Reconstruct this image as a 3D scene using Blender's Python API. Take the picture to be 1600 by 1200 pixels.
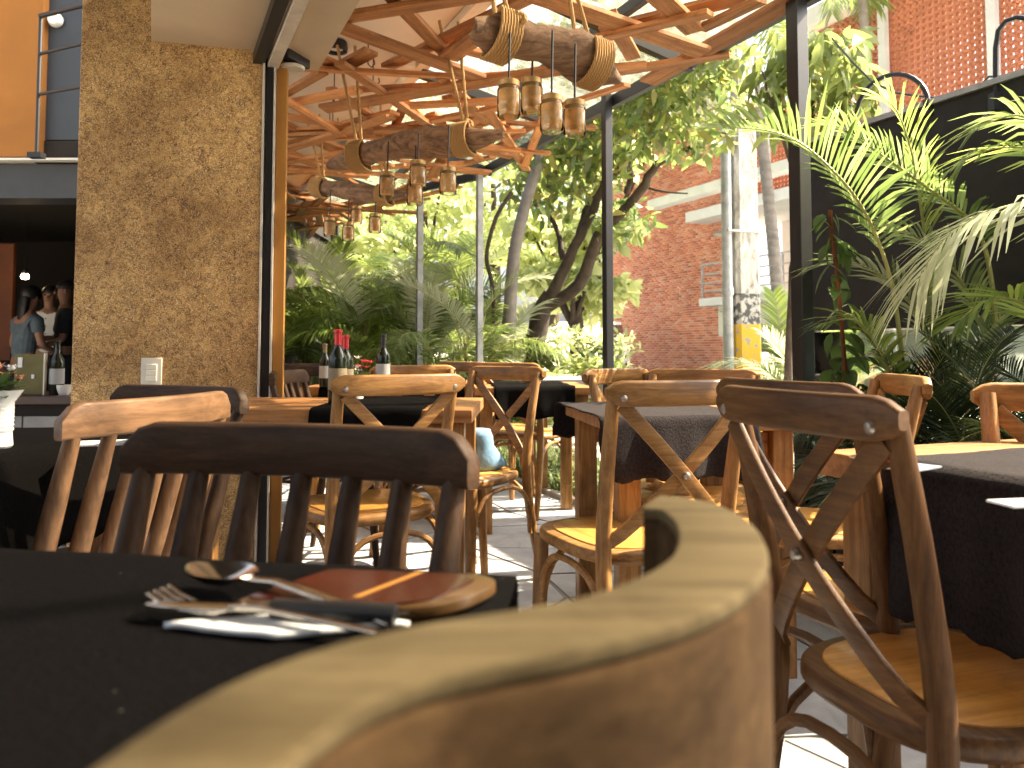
import bpy, bmesh, math, random
import numpy as np
from mathutils import Vector, Matrix, Quaternion
S = bpy.context.scene
for o in list(bpy.data.objects): bpy.data.objects.remove(o)
COL = S.collection
R = math.radians
PI = math.pi
# ------------------------------------------------------------------ camera, sky, sun, exposure
CZ = .94; PITCH = R(3); F = 1200.; CY = 485.
cam = bpy.data.objects.new('camera', bpy.data.cameras.new('camera')); COL.objects.link(cam); S.camera = cam
cam.location = (0, 0, CZ); cam.rotation_euler = (PI/2+PITCH, 0, 0)
cam.data.sensor_width = 36; cam.data.lens = 27; cam.data.shift_y = (CY-600)/1600
cam.data.clip_start = .02; cam.data.clip_end = 600
cam.data.dof.use_dof = True; cam.data.dof.focus_distance = 2.1; cam.data.dof.aperture_fstop = 6.0
SUN_AZ = R(79); SUN_EL = R(46)
w = bpy.data.worlds.new('World'); S.world = w; w.use_nodes = True
nt = w.node_tree; bg = nt.nodes['Background']
sky = nt.nodes.new('ShaderNodeTexSky'); sky.sky_type = 'NISHITA'; sky.sun_disc = False
sky.sun_elevation = SUN_EL; sky.sun_rotation = SUN_AZ; sky.air_density = 1.0; sky.dust_density = 6; sky.ozone_density = .6
hsv = nt.nodes.new('ShaderNodeHueSaturation'); hsv.inputs['Saturation'].default_value = .45; nt.links.new(sky.outputs[0], hsv.inputs['Color'])
nt.links.new(hsv.outputs[0], bg.inputs[0]); bg.inputs[1].default_value = .105
sd = Vector((math.sin(SUN_AZ)*math.cos(SUN_EL), math.cos(SUN_AZ)*math.cos(SUN_EL), math.sin(SUN_EL)))
sun = bpy.data.objects.new('sun', bpy.data.lights.new('sun', 'SUN')); COL.objects.link(sun)
sun.data.energy = 5; sun.data.angle = R(.5); sun.data.color = (1, .86, .64); sun.rotation_euler = sd.to_track_quat('Z', 'Y').to_euler()
S.view_settings.view_transform = 'Standard'; S.view_settings.look = 'None'; S.view_settings.gamma = 1
S.view_settings.use_curve_mapping = False; S.view_settings.exposure = 2.35
S.render.engine = 'CYCLES'
# ------------------------------------------------------------------ frames
FW = Vector((0, math.cos(PITCH), math.sin(PITCH))); UP = Vector((0, -math.sin(PITCH), math.cos(PITCH)))
def ray(px, py): return FW + Vector((1, 0, 0))*((px-800)/F) + UP*((CY-py)/F)
def at(px, py, d):            # point on the plane y = d
    r = ray(px, py); return Vector((0, 0, CZ)) + r*(d/r.y)
def atz(px, py, z):           # point on the level z
    r = ray(px, py); return Vector((0, 0, CZ)) + r*((z-CZ)/r.z)
def atv(px, py, v):           # point on the vertical plane v of the terrace frame
    r = ray(px, py); return Vector((0, 0, CZ)) + r*(v/(r.x*VV.x+r.y*VV.y))
A = R(25)
UU = Vector((-math.sin(A), math.cos(A), 0)); VV = Vector((math.cos(A), math.sin(A), 0))
def uv(u, v, z=0): return UU*u + VV*v + Vector((0, 0, z))
RUV = Matrix((VV, UU, (0, 0, 1))).transposed()      # local x = v, local y = u
# ------------------------------------------------------------------ tagging
def tag(o, label=None, cat=None, group=None, kind=None):
    if label: o['label'] = label
    if cat: o['category'] = cat
    if group: o['group'] = group
    if kind: o['kind'] = kind
    return o
def empty(name, loc=(0, 0, 0), rz=0, label=None, cat=None, group=None, kind=None):
    o = bpy.data.objects.new(name, None); COL.objects.link(o); o.location = loc; o.rotation_euler = (0, 0, rz)
    o.empty_display_size = .1
    return tag(o, label, cat, group, kind)
def inst(name, mesh, parent=None, loc=(0, 0, 0), rot=(0, 0, 0), sc=1):
    o = bpy.data.objects.new(name, mesh); COL.objects.link(o); o.parent = parent
    o.location = loc; o.rotation_euler = rot; o.scale = (sc, sc, sc) if not hasattr(sc, '__len__') else sc
    return o
def copy_tree(o, parent=None, kids=None):
    c = o.copy(); COL.objects.link(c); c.parent = parent
    for ch in list(o.children): copy_tree(ch, c)
    return c
# ------------------------------------------------------------------ mesh builder
class MB:
    def __init__(s): s.v = []; s.f = []
    def add(s, vs, fs):
        n = len(s.v); s.v += [tuple(p) for p in vs]; s.f += [tuple(i+n for i in f) for f in fs]; return s
    def box(s, c, d, rot=None):
        c = Vector(c); d = Vector(d)/2
        P = [Vector((x*d.x, y*d.y, z*d.z)) for z in (-1, 1) for y in (-1, 1) for x in (-1, 1)]
        if rot is not None: P = [rot @ p for p in P]
        return s.add([p+c for p in P], [(0,2,3,1),(4,5,7,6),(0,1,5,4),(2,6,7,3),(0,4,6,2),(1,3,7,5)])
    def ring(s, rings, closed=True, cap=True):
        n = len(rings[0]); vs = [p for r in rings for p in r]; fs = []
        for i in range(len(rings)-1):
            for j in range(n):
                k = (j+1) % n
                fs.append((i*n+j, i*n+k, (i+1)*n+k, (i+1)*n+j))
        if cap: fs.append(tuple(range(n-1, -1, -1))); fs.append(tuple((len(rings)-1)*n+j for j in range(n)))
        return s.add(vs, fs)
    def tube(s, path, r, n=10, cap=True, flat=1):
        path = [Vector(p) for p in path]; m = len(path)
        if not hasattr(r, '__len__'): r = [r]*m
        T = [(path[min(i+1, m-1)]-path[max(i-1, 0)]).normalized() for i in range(m)]
        a = T[0].orthogonal().normalized(); rings = []
        for i in range(m):
            a = (a - T[i]*a.dot(T[i])).normalized(); b = T[i].cross(a)
            rings.append([path[i] + (a*math.cos(2*PI*j/n) + b*flat*math.sin(2*PI*j/n))*r[i] for j in range(n)])
        return s.ring(rings, cap=cap)
    def sweep(s, path, w, h, up=(0, 0, 1), ch=.25, hs=None, align=.5):
        """rounded rectangle: w across (side), h along up; hs = per point height factor; align .5 centre, 0 bottom fixed"""
        path = [Vector(p) for p in path]; m = len(path); rings = []
        for i in range(m):
            t = (path[min(i+1, m-1)]-path[max(i-1, 0)]).normalized()
            u = up[i] if (hasattr(up[0], '__len__')) else up
            u = Vector(u); sd_ = t.cross(u).normalized(); u = sd_.cross(t).normalized()
            k = hs[i] if hs else 1
            hh = h*k; c = min(w, max(hh, 1e-4))*ch; off = (align-.5)*-1*(h-hh)
            q = [(-w/2+c, -hh/2), (w/2-c, -hh/2), (w/2-c*.3, -hh/2+c*.3), (w/2, -hh/2+c), (w/2, hh/2-c), (w/2-c*.3, hh/2-c*.3), (w/2-c, hh/2), (-w/2+c, hh/2), (-w/2+c*.3, hh/2-c*.3), (-w/2, hh/2-c), (-w/2, -hh/2+c), (-w/2+c*.3, -hh/2+c*.3)]
            rings.append([path[i] + sd_*x + u*(y+off) for x, y in q])
        return s.ring(rings)
    def lathe(s, prof, c=(0, 0, 0), n=20, rot=None):
        c = Vector(c); rings = []
        for r, z in prof:
            ps = [Vector((r*math.cos(2*PI*j/n), r*math.sin(2*PI*j/n), z)) for j in range(n)]
            if rot is not None: ps = [rot @ p for p in ps]
            rings.append([p+c for p in ps])
        return s.ring(rings, cap=True)
    def prism(s, out, z0, z1, b=0):
        n = len(out); cx = sum(p[0] for p in out)/n; cy = sum(p[1] for p in out)/n
        def ins(k): return [(cx+(x-cx)*k, cy+(y-cy)*k) for x, y in out]
        R0 = max(math.hypot(x-cx, y-cy) for x, y in out)
        L = [(1-b/R0, z0), (1, z0+b), (1, z1-b), (1-b*.3/R0, z1-b*.3), (1-b/R0, z1)] if b else [(1, z0), (1, z1)]
        return s.ring([[(x, y, z) for x, y in ins(k)] for k, z in L])
    def mesh(s, name, mat, smooth=True, ang=40):
        me = bpy.data.meshes.new(name); me.from_pydata(s.v, [], s.f)
        if mat: me.materials.append(mat)
        me.update()
        bm = bmesh.new(); bm.from_mesh(me); bmesh.ops.recalc_face_normals(bm, faces=bm.faces); bm.to_mesh(me); bm.free()
        if smooth: me.shade_smooth() if hasattr(me, 'shade_smooth') else None; me.set_sharp_from_angle(angle=R(ang))
        return me
    def build(s, name, mat, parent=None, smooth=True, bevel=0, ang=40):
        o = bpy.data.objects.new(name, s.mesh(name, mat, smooth, ang)); COL.objects.link(o); o.parent = parent
        if bevel:
            m = o.modifiers.new('b', 'BEVEL'); m.width = bevel; m.segments = 2; m.limit_method = 'ANGLE'; m.angle_limit = R(40)
        return o
def np_mesh(name, V, Fc, mat, smooth=False):
    """V (n,3) array, Fc list of equal-length faces array"""
    me = bpy.data.meshes.new(name); n = len(V); k = Fc.shape[1]
    me.vertices.add(n); me.vertices.foreach_set('co', V.astype(np.float32).ravel())
    me.loops.add(Fc.size); me.loops.foreach_set('vertex_index', Fc.astype(np.int32).ravel())
    me.polygons.add(len(Fc)); me.polygons.foreach_set('loop_start', np.arange(0, Fc.size, k, dtype=np.int32))
    me.polygons.foreach_set('loop_total', np.full(len(Fc), k, dtype=np.int32))
    me.update(calc_edges=True); me.validate(); me.materials.append(mat)
    if smooth: me.shade_smooth()
    return me
def arc(n, f): return [f(i/(n-1)) for i in range(n)]
# ------------------------------------------------------------------ materials
def newmat(name):
    m = bpy.data.materials.new(name); m.use_nodes = True; n = m.node_tree
    return m, n, n.nodes['Principled BSDF']
def N(nt, t, **kw):
    n = nt.nodes.new(t)
    for k, v in kw.items():
        if k.startswith('i_'):
            key = k[2:]; key = int(key) if key.isdigit() else key.replace('_', ' ')
            n.inputs[key].default_value = v
        else: setattr(n, k, v)
    return n
def ramp(nt, src, stops, interp='LINEAR'):
    r = nt.nodes.new('ShaderNodeValToRGB'); r.color_ramp.interpolation = interp; e = r.color_ramp.elements
    while len(e) < len(stops): e.new(.5)
    for i, (p, c) in enumerate(stops): e[i].position = p; e[i].color = (*c, 1)
    nt.links.new(src, r.inputs[0]); return r
def coords(nt, scale=(1, 1, 1), obj=True):
    tc = nt.nodes.new('ShaderNodeTexCoord'); mp = nt.nodes.new('ShaderNodeMapping'); mp.inputs['Scale'].default_value = scale
    nt.links.new(tc.outputs['Object'], mp.inputs[0]); return mp
def noise(nt, src, scale, detail=4, rough=.55, dist=0):
    n = nt.nodes.new('ShaderNodeTexNoise'); n.inputs['Scale'].default_value = scale; n.inputs['Detail'].default_value = detail
    n.inputs['Roughness'].default_value = rough; n.inputs['Distortion'].default_value = dist
    nt.links.new(src.outputs[0], n.inputs['Vector']); return n
def bump(nt, b, src, strength=.3, dist=.002):
    n = nt.nodes.new('ShaderNodeBump'); n.inputs['Strength'].default_value = strength; n.inputs['Distance'].default_value = dist
    nt.links.new(src, n.inputs['Height']); nt.links.new(n.outputs[0], b.inputs['Normal'])
def mixc(nt, fac, a, b, mode='MIX'):
    m = nt.nodes.new('ShaderNodeMix'); m.data_type = 'RGBA'; m.blend_type = mode
    for i, x in ((0, fac), (6, a), (7, b)):
        if isinstance(x, (int, float)): m.inputs[i].default_value = x
        elif isinstance(x, tuple): m.inputs[i].default_value = (*x, 1)
        else: nt.links.new(x, m.inputs[i])
    return m.outputs[2]
def wood(name, dark, light, axis='x', rough=.45, scale=28, coat=0, var=.25, spec=.5):
    m, n, b = newmat(name); sc = [1, 1, 1]; sc['xyz'.index(axis)] = .07
    mp = coords(n, tuple(sc)); oi = n.nodes.new('ShaderNodeObjectInfo')
    add = N(n, 'ShaderNodeVectorMath', operation='ADD'); n.links.new(mp.outputs[0], add.inputs[0])
    ml = N(n, 'ShaderNodeMath', operation='MULTIPLY'); ml.inputs[1].default_value = 37; n.links.new(oi.outputs['Random'], ml.inputs[0])
    n.links.new(ml.outputs[0], add.inputs[1])
    g = noise(n, add, scale, 6, .65, 1.2); g2 = noise(n, add, scale*7, 3, .6, .3)
    mid = tuple((x+y)/2 for x, y in zip(dark, light))
    c = ramp(n, g.outputs[0], [(.28, dark), (.46, mid), (.62, light)])
    c2 = ramp(n, g2.outputs[0], [(.35, (.62, .58, .55)), (.6, (1, 1, 1))])
    col = mixc(n, .55, c.outputs[0], c2.outputs[0], 'MULTIPLY')
    wn = coords(n); g3 = noise(n, wn, 7, 5, .7, .4); w3 = ramp(n, g3.outputs[0], [(.34, (.62, .58, .54)), (.5, (1, 1, 1)), (.70, (1.12, 1.1, 1.06))])
    col = mixc(n, .75, col, w3.outputs[0], 'MULTIPLY')
    hs = N(n, 'ShaderNodeHueSaturation'); n.links.new(col, hs.inputs['Color'])
    mr = N(n, 'ShaderNodeMapRange'); mr.inputs[3].default_value = 1-var; mr.inputs[4].default_value = 1+var
    n.links.new(oi.outputs['Random'], mr.inputs[0]); n.links.new(mr.outputs[0], hs.inputs['Value'])
    n.links.new(hs.outputs[0], b.inputs['Base Color']); b.inputs['Roughness'].default_value = rough+.08
    b.inputs['Specular IOR Level'].default_value = spec*.7
    coat *= .6
    if coat: b.inputs['Coat Weight'].default_value = coat; b.inputs['Coat Roughness'].default_value = .12
    bump(n, b, g2.outputs[0], .35, .0015)
    return m
def plain(name, col, rough=.6, metal=0, nz=0, nscale=8, bmp=0, bscale=60, spec=.5):
    m, n, b = newmat(name); b.inputs['Roughness'].default_value = rough; b.inputs['Metallic'].default_value = metal
    b.inputs['Specular IOR Level'].default_value = spec
    mp = coords(n)
    t = noise(n, mp, nscale, 5, .6, .4)
    lo = tuple(max(0, c*(1-nz)) for c in col); hi = tuple(c*(1+nz) for c in col)
    c = ramp(n, t.outputs[0], [(.3, lo), (.7, hi)]); n.links.new(c.outputs[0], b.inputs['Base Color'])
    if bmp: t2 = noise(n, mp, bscale, 4); bump(n, b, t2.outputs[0], bmp, .004)
    return m
def leafmat(name, cols, trans=.5, rough=.45, var=.3):
    m, n, b = newmat(name); oi = n.nodes.new('ShaderNodeObjectInfo'); geo = n.nodes.new('ShaderNodeNewGeometry')
    c = ramp(n, geo.outputs['Random Per Island'], [(i/(len(cols)-1), q) for i, q in enumerate(cols)])
    hs = N(n, 'ShaderNodeHueSaturation'); n.links.new(c.outputs[0], hs.inputs['Color'])
    mr = N(n, 'ShaderNodeMapRange'); mr.inputs[3].default_value = 1-var; mr.inputs[4].default_value = 1+var
    n.links.new(oi.outputs['Random'], mr.inputs[0]); n.links.new(mr.outputs[0], hs.inputs['Value'])
    n.links.new(hs.outputs[0], b.inputs['Base Color']); b.inputs['Roughness'].default_value = rough
    tr = n.nodes.new('ShaderNodeBsdfTranslucent')
    hs2 = N(n, 'ShaderNodeHueSaturation'); hs2.inputs['Value'].default_value = 1.9; hs2.inputs['Saturation'].default_value = .9
    hs2.inputs['Hue'].default_value = .485
    n.links.new(hs.outputs[0], hs2.inputs['Color']); n.links.new(hs2.outputs[0], tr.inputs[0])
    mx = n.nodes.new('ShaderNodeMixShader'); mx.inputs[0].default_value = trans
    n.links.new(b.outputs[0], mx.inputs[1]); n.links.new(tr.outputs[0], mx.inputs[2])
    n.links.new(mx.outputs[0], n.nodes['Material Output'].inputs[0])
    return m
def glassmat(name, tint=(1, 1, 1), rough=.02, opac=.12):
    m, n, b = newmat(name); n.nodes.remove(b)
    g = n.nodes.new('ShaderNodeBsdfGlossy'); g.inputs['Roughness'].default_value = rough
    t = n.nodes.new('ShaderNodeBsdfTransparent'); t.inputs[0].default_value = (*tint, 1)
    fr = n.nodes.new('ShaderNodeFresnel'); fr.inputs[0].default_value = 1.5
    ad = N(n, 'ShaderNodeMath', operation='ADD'); ad.inputs[1].default_value = opac; n.links.new(fr.outputs[0], ad.inputs[0])
    mx = n.nodes.new('ShaderNodeMixShader'); n.links.new(ad.outputs[0], mx.inputs[0]); n.links.new(t.outputs[0], mx.inputs[1]); n.links.new(g.outputs[0], mx.inputs[2])
    n.links.new(mx.outputs[0], n.nodes['Material Output'].inputs[0]); return m
def emis(name, col, st):
    m, n, b = newmat(name); b.inputs['Emission Color'].default_value = (*col, 1); b.inputs['Emission Strength'].default_value = st
    b.inputs['Base Color'].default_value = (*col, 1); return m

M = {}
for ax in 'xyz':
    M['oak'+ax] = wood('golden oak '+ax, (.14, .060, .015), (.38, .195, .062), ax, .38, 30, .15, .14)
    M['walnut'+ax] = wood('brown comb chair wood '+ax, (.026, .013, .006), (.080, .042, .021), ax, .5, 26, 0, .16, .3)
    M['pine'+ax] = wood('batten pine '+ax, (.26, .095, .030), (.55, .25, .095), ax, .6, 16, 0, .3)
for ax in 'xz': M['tan'+ax] = wood('sunlit comb chair wood '+ax, (.11, .055, .026), (.26, .14, .068), ax, .42, 26, .1, .1)  # comb chair wood lightened, sunlight on the chair put into the colour
M['seat'] = wood('seat veneer', (.40, .165, .030), (.60, .30, .07), 'y', .3, 14, .35, .1)
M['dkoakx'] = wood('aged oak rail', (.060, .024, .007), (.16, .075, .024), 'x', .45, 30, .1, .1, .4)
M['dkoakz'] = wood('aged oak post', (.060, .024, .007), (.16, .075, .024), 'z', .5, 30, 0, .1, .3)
M['lightwood'] = wood('pale bent rail wood', (.034, .018, .007), (.075, .043, .018), 'x', .85, 22, 0, .02, .2)
M['litwood'] = wood('lit rail top wood', (.075, .056, .027), (.14, .106, .054), 'x', .8, 20, 0, .02, .2)  # paler than the rail side: light on its top put into the colour
M['tabletop'] = wood('table oak', (.22, .085, .025), (.46, .22, .08), 'x', .4, 18, .1, .1)
M['redtop'] = wood('varnished red tabletop', (.020, .002, .0015), (.050, .006, .003), 'x', .14, 10, .9, .02)
M['edgewood'] = wood('table corner edging', (.05, .024, .008), (.11, .058, .02), 'x', .25, 12, .5, .02)
M['drift'] = wood('driftwood', (.075, .042, .026), (.34, .21, .13), 'x', .8, 24, 0, .15)
M['metal'] = plain('brushed steel', (.36, .33, .30), .42, 1, .1, 40)
M['cutlery'] = plain('cutlery steel', (.74, .68, .60), .16, 1, .05, 30)
M['alu'] = plain('dusty aluminium track', (.58, .53, .46), .5, .35, .15, 12)
M['blackmetal'] = plain('black painted steel', (.009, .009, .010), .45, 0, .3, 20)
M['greymetal'] = plain('grey galvanised steel', (.33, .34, .35), .5, .3, .2, 12)
M['plaster'] = plain('beige plaster ceiling', (.62, .55, .46), .85, 0, .06, 3, .1, 90)
M['soffit'] = plain('beige painted soffit', (.50, .40, .28), .85, 0, .08, 2, .1, 90)
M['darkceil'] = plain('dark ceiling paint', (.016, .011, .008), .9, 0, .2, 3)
M['orange'] = plain('orange painted wall', (.34, .13, .018), .8, 0, .14, 1.3, .15, 50)
M['gold'] = plain('ochre painted jamb', (.36, .16, .025), .6, 0, .1, 6)
M['greyblue'] = plain('slate blue panel', (.04, .048, .058), .6, 0, .15, 2)
M['lintel'] = plain('dark grey lintel', (.028, .031, .035), .5, 0, .2, 3)
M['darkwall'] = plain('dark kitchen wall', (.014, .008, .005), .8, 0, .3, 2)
M['redwall'] = plain('dark red brown door', (.16, .045, .015), .6, 0, .2, 4)
M['white'] = plain('white glazed ceramic', (.78, .77, .73), .25, 0, .03, 5)
M['switch'] = plain('cream switch plastic', (.72, .68, .58), .4, 0, .02, 5)
M['paper'] = plain('white paper napkin', (.78, .79, .80), .9, 0, .04, 20, .3, 120)
M['blackplastic'] = plain('black plastic', (.010, .010, .011), .42, 0, .1, 10)
M['blackpanel'] = plain('black painted board', (.009, .0085, .0085), .7, 0, .75, 5, .5, 14)
M['soil'] = plain('dark soil', (.05, .035, .022), .95, 0, .4, 8, .8, 30)
M['ground'] = plain('pale dry ground', (.46, .43, .36), .95, 0, .2, .4, .4, 6)
M['road'] = plain('sunlit concrete road', (.62, .60, .55), .9, 0, .1, .6, .2, 20)
M['concrete'] = plain('weathered concrete', (.34, .33, .31), .85, 0, .32, 4, .4, 40)
M['slab'] = plain('pale concrete slab', (.55, .56, .57), .8, 0, .08, 2)
M['whitewall'] = plain('off white wall', (.62, .60, .55), .85, 0, .08, 2)
M['bark'] = plain('tree bark', (.055, .038, .026), .9, 0, .5, 9, .9, 26)
M['palebark'] = plain('grey palm bark', (.20, .18, .165), .9, 0, .25, 8, .6, 30)
M['cane'] = plain('palm cane', (.20, .17, .04), .6, 0, .4, 14)
M['rachis'] = plain('palm rachis', (.30, .30, .10), .5, 0, .2, 14)
M['skin'] = plain('skin', (.32, .16, .095), .55, 0, .06, 8)
M['hair'] = plain('black hair', (.012, .009, .008), .5, 0, .3, 40)
M['shirtwhite'] = plain('white shirt cotton', (.78, .75, .70), .9, 0, .05, 14)
M['denim'] = plain('pale denim', (.11, .14, .16), .9, 0, .25, 20)
M['blackcloth'] = plain('black shirt cotton', (.02, .02, .022), .9, 0, .2, 20)
M['bottle'] = plain('dark green bottle glass', (.012, .016, .008), .06, 0, .1, 5)
M['redfoil'] = plain('red foil capsule', (.55, .02, .03), .3, .1, .1, 20)
M['label'] = plain('cream bottle label', (.26, .20, .12), .7, 0, .08, 30)
M['whitelabel'] = plain('white bottle label', (.40, .40, .40), .7, 0, .04, 30)
M['petalred'] = plain('red petals', (.60, .05, .05), .6, 0, .25, 60)
M['petalpink'] = plain('orange pink petals', (.75, .33, .16), .6, 0, .25, 60)
M['bluecloth'] = plain('pale blue cotton', (.14, .26, .40), .9, 0, .25, 26, .3, 80)
M['carpaint'] = plain('white car paint', (.80, .80, .80), .2, 0, .02, 1)
M['carglass'] = plain('car window glass', (.03, .035, .04), .05, 0, .02, 1)
M['rubber'] = plain('tyre rubber', (.02, .02, .02), .8, 0, .1, 10)
M['yolk'] = plain('orange leather strap', (.42, .16, .03), .5, 0, .1, 10)
M['glass'] = glassmat('clear jar glass', (.99, .98, .94), .02, .02)
M['paneglass'] = glassmat('greenish pane glass', (.80, .90, .86), .03, .12)
M['bulb'] = emis('warm bulb', (1, .72, .35), 14)
M['jarfill'] = plain('amber kraft paper sleeve', (.72, .43, .16), .7, 0, .3, 30)
M['lid'] = plain('brass jar lid', (.42, .26, .10), .4, .6, .2, 30)
M['mortar'] = plain('mortar', (.60, .48, .42), .95, 0, .15, 6, .4, 60)
M['boardgreen'] = plain('olive menu board', (.14, .12, .035), .7, 0, .2, 10)
M['dkred'] = plain('dark red counter', (.035, .008, .005), .4, 0, .3, 5)
def cloth_mat():
    m, n, b = newmat('black felt cloth'); mp = coords(n); t = noise(n, mp, 220, 3, .7); t2 = noise(n, mp, 14, 4)
    c = ramp(n, t.outputs[0], [(.3, (.003, .0027, .0027)), (.72, (.006, .0054, .0054))])
    vo_ = N(n, 'ShaderNodeTexVoronoi'); vo_.inputs['Scale'].default_value = 38; n.links.new(mp.outputs[0], vo_.inputs['Vector'])
    lt_ = ramp(n, vo_.outputs['Distance'], [(.0, (1, 1, 1)), (.055, (0, 0, 0))]); col = mixc(n, lt_.outputs[0], c.outputs[0], (.10, .09, .08))
    n.links.new(col, b.inputs['Base Color']); b.inputs['Roughness'].default_value = .95
    b.inputs['Specular IOR Level'].default_value = .03
    b.inputs['Sheen Weight'].default_value = .0; b.inputs['Sheen Roughness'].default_value = .5
    bump(n, b, t.outputs[0], .6, .003); return m
M['cloth'] = cloth_mat()
def cloth_mat2():
    m, n, b = newmat('brown black wool cloth'); mp = coords(n); t = noise(n, mp, 150, 4, .8); t2 = noise(n, mp, 9, 4)
    c = ramp(n, t.outputs[0], [(.3, (.005, .0035, .0035)), (.72, (.030, .021, .021))])
    n.links.new(c.outputs[0], b.inputs['Base Color']); b.inputs['Roughness'].default_value = .95
    b.inputs['Specular IOR Level'].default_value = .1; b.inputs['Sheen Weight'].default_value = .06
    bump(n, b, t.outputs[0], .9, .006); return m
M['wool'] = cloth_mat2()
def mottle():
    m, n, b = newmat('mottled gold brown wallpaper'); mp = coords(n, (1, 1, 1))
    a = noise(n, mp, 26, 6, .72, 1.2); f = noise(n, mp, 75, 2, .6, 4.5); big = noise(n, mp, 3.0, 3, .6, .3)
    c = ramp(n, a.outputs[0], [(.38, (.15, .060, .009)), (.5, (.38, .185, .036)), (.62, (.64, .39, .12))])
    c2 = ramp(n, f.outputs[0], [(.50, (0, 0, 0)), (.60, (1, 1, 1))]); c3 = ramp(n, f.outputs[0], [(.34, (1, 1, 1)), (.42, (0, 0, 0))])
    col = mixc(n, c2.outputs[0], c.outputs[0], (.86, .64, .34)); col = mixc(n, c3.outputs[0], col, (.12, .055, .016))
    v = ramp(n, big.outputs[0], [(.3, (.52, .45, .38)), (.65, (1, 1, 1))])
    col = mixc(n, .9, col, v.outputs[0], 'MULTIPLY')
    n.links.new(col, b.inputs['Base Color']); b.inputs['Roughness'].default_value = .6
    bump(n, b, f.outputs[0], .35, .002); return m
M['mottle'] = mottle()
def stone_mat():
    m, n, b = newmat('grey blue paving stone'); mp = coords(n); t = noise(n, mp, 5, 6, .65, .6); t2 = noise(n, mp, 45, 4)
    oi = n.nodes.new('ShaderNodeObjectInfo')
    c = ramp(n, t.outputs[0], [(.3, (.24, .25, .265)), (.55, (.38, .385, .395)), (.75, (.50, .495, .485))])
    mr = N(n, 'ShaderNodeMapRange'); mr.inputs[3].default_value = .8; mr.inputs[4].default_value = 1.15
    n.links.new(oi.outputs['Random'], mr.inputs[0])
    hs = N(n, 'ShaderNodeHueSaturation'); n.links.new(c.outputs[0], hs.inputs['Color']); n.links.new(mr.outputs[0], hs.inputs['Value'])
    n.links.new(hs.outputs[0], b.inputs['Base Color']); b.inputs['Roughness'].default_value = .62
    bump(n, b, t2.outputs[0], .35, .004); return m
M['stone'] = stone_mat()
def brick_mat():
    m, n, b = newmat('red clay brick'); geo = n.nodes.new('ShaderNodeNewGeometry'); oi = n.nodes.new('ShaderNodeObjectInfo')
    ad = N(n, 'ShaderNodeMath', operation='ADD'); n.links.new(geo.outputs['Random Per Island'], ad.inputs[0]); n.links.new(oi.outputs['Random'], ad.inputs[1])
    fr = N(n, 'ShaderNodeMath', operation='FRACT'); n.links.new(ad.outputs[0], fr.inputs[0])
    c = ramp(n, fr.outputs[0], [(0, (.40, .13, .08)), (.35, (.56, .19, .11)), (.7, (.64, .26, .15)), (1, (.58, .32, .24))])
    tc = n.nodes.new('ShaderNodeNewGeometry'); t = N(n, 'ShaderNodeTexNoise'); t.inputs['Scale'].default_value = .7; t.inputs['Detail'].default_value = 5
    n.links.new(tc.outputs['Position'], t.inputs['Vector'])
    d = ramp(n, t.outputs[0], [(.3, (.7, .62, .6)), (.6, (1, 1, 1))])
    col = mixc(n, .7, c.outputs[0], d.outputs[0], 'MULTIPLY'); n.links.new(col, b.inputs['Base Color']); b.inputs['Roughness'].default_value = .85
    return m
M['brick'] = brick_mat()
M['screen'] = plain('terracotta screen block', (.48, .18, .10), .85, 0, .22, 3)
def roof_mat():
    m, n, b = newmat('translucent corrugated sheet'); mp = coords(n); t = noise(n, mp, 3.5, 6, .7, .5)
    c = ramp(n, t.outputs[0], [(.35, (.10, .11, .07)), (.5, (.27, .28, .23)), (.65, (.42, .43, .40))])
    n.links.new(c.outputs[0], b.inputs['Base Color']); b.inputs['Roughness'].default_value = .4
    tl = n.nodes.new('ShaderNodeBsdfTranslucent'); n.links.new(c.outputs[0], tl.inputs[0])
    tp = n.nodes.new('ShaderNodeBsdfTransparent'); tp.inputs[0].default_value = (1, .97, .9, 1)
    m1 = n.nodes.new('ShaderNodeMixShader'); m1.inputs[0].default_value = .55
    n.links.new(b.outputs[0], m1.inputs[1]); n.links.new(tl.outputs[0], m1.inputs[2])
    m2 = n.nodes.new('ShaderNodeMixShader'); m2.inputs[0].default_value = .42
    n.links.new(m1.outputs[0], m2.inputs[1]); n.links.new(tp.outputs[0], m2.inputs[2])
    n.links.new(m2.outputs[0], n.nodes['Material Output'].inputs[0]); return m
M['roof'] = roof_mat()
def rope_mat():
    m, n, b = newmat('twisted sisal rope'); mp = coords(n); wv = N(n, 'ShaderNodeTexWave'); wv.inputs['Scale'].default_value = 60
    wv.inputs['Distortion'].default_value = 2; n.links.new(mp.outputs[0], wv.inputs[0])
    c = ramp(n, wv.outputs[1], [(.1, (.22, .10, .03)), (.7, (.58, .36, .14))]); n.links.new(c.outputs[0], b.inputs['Base Color'])
    b.inputs['Roughness'].default_value = .9; bump(n, b, wv.outputs[1], .7, .003); return m
M['rope'] = rope_mat()
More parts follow.
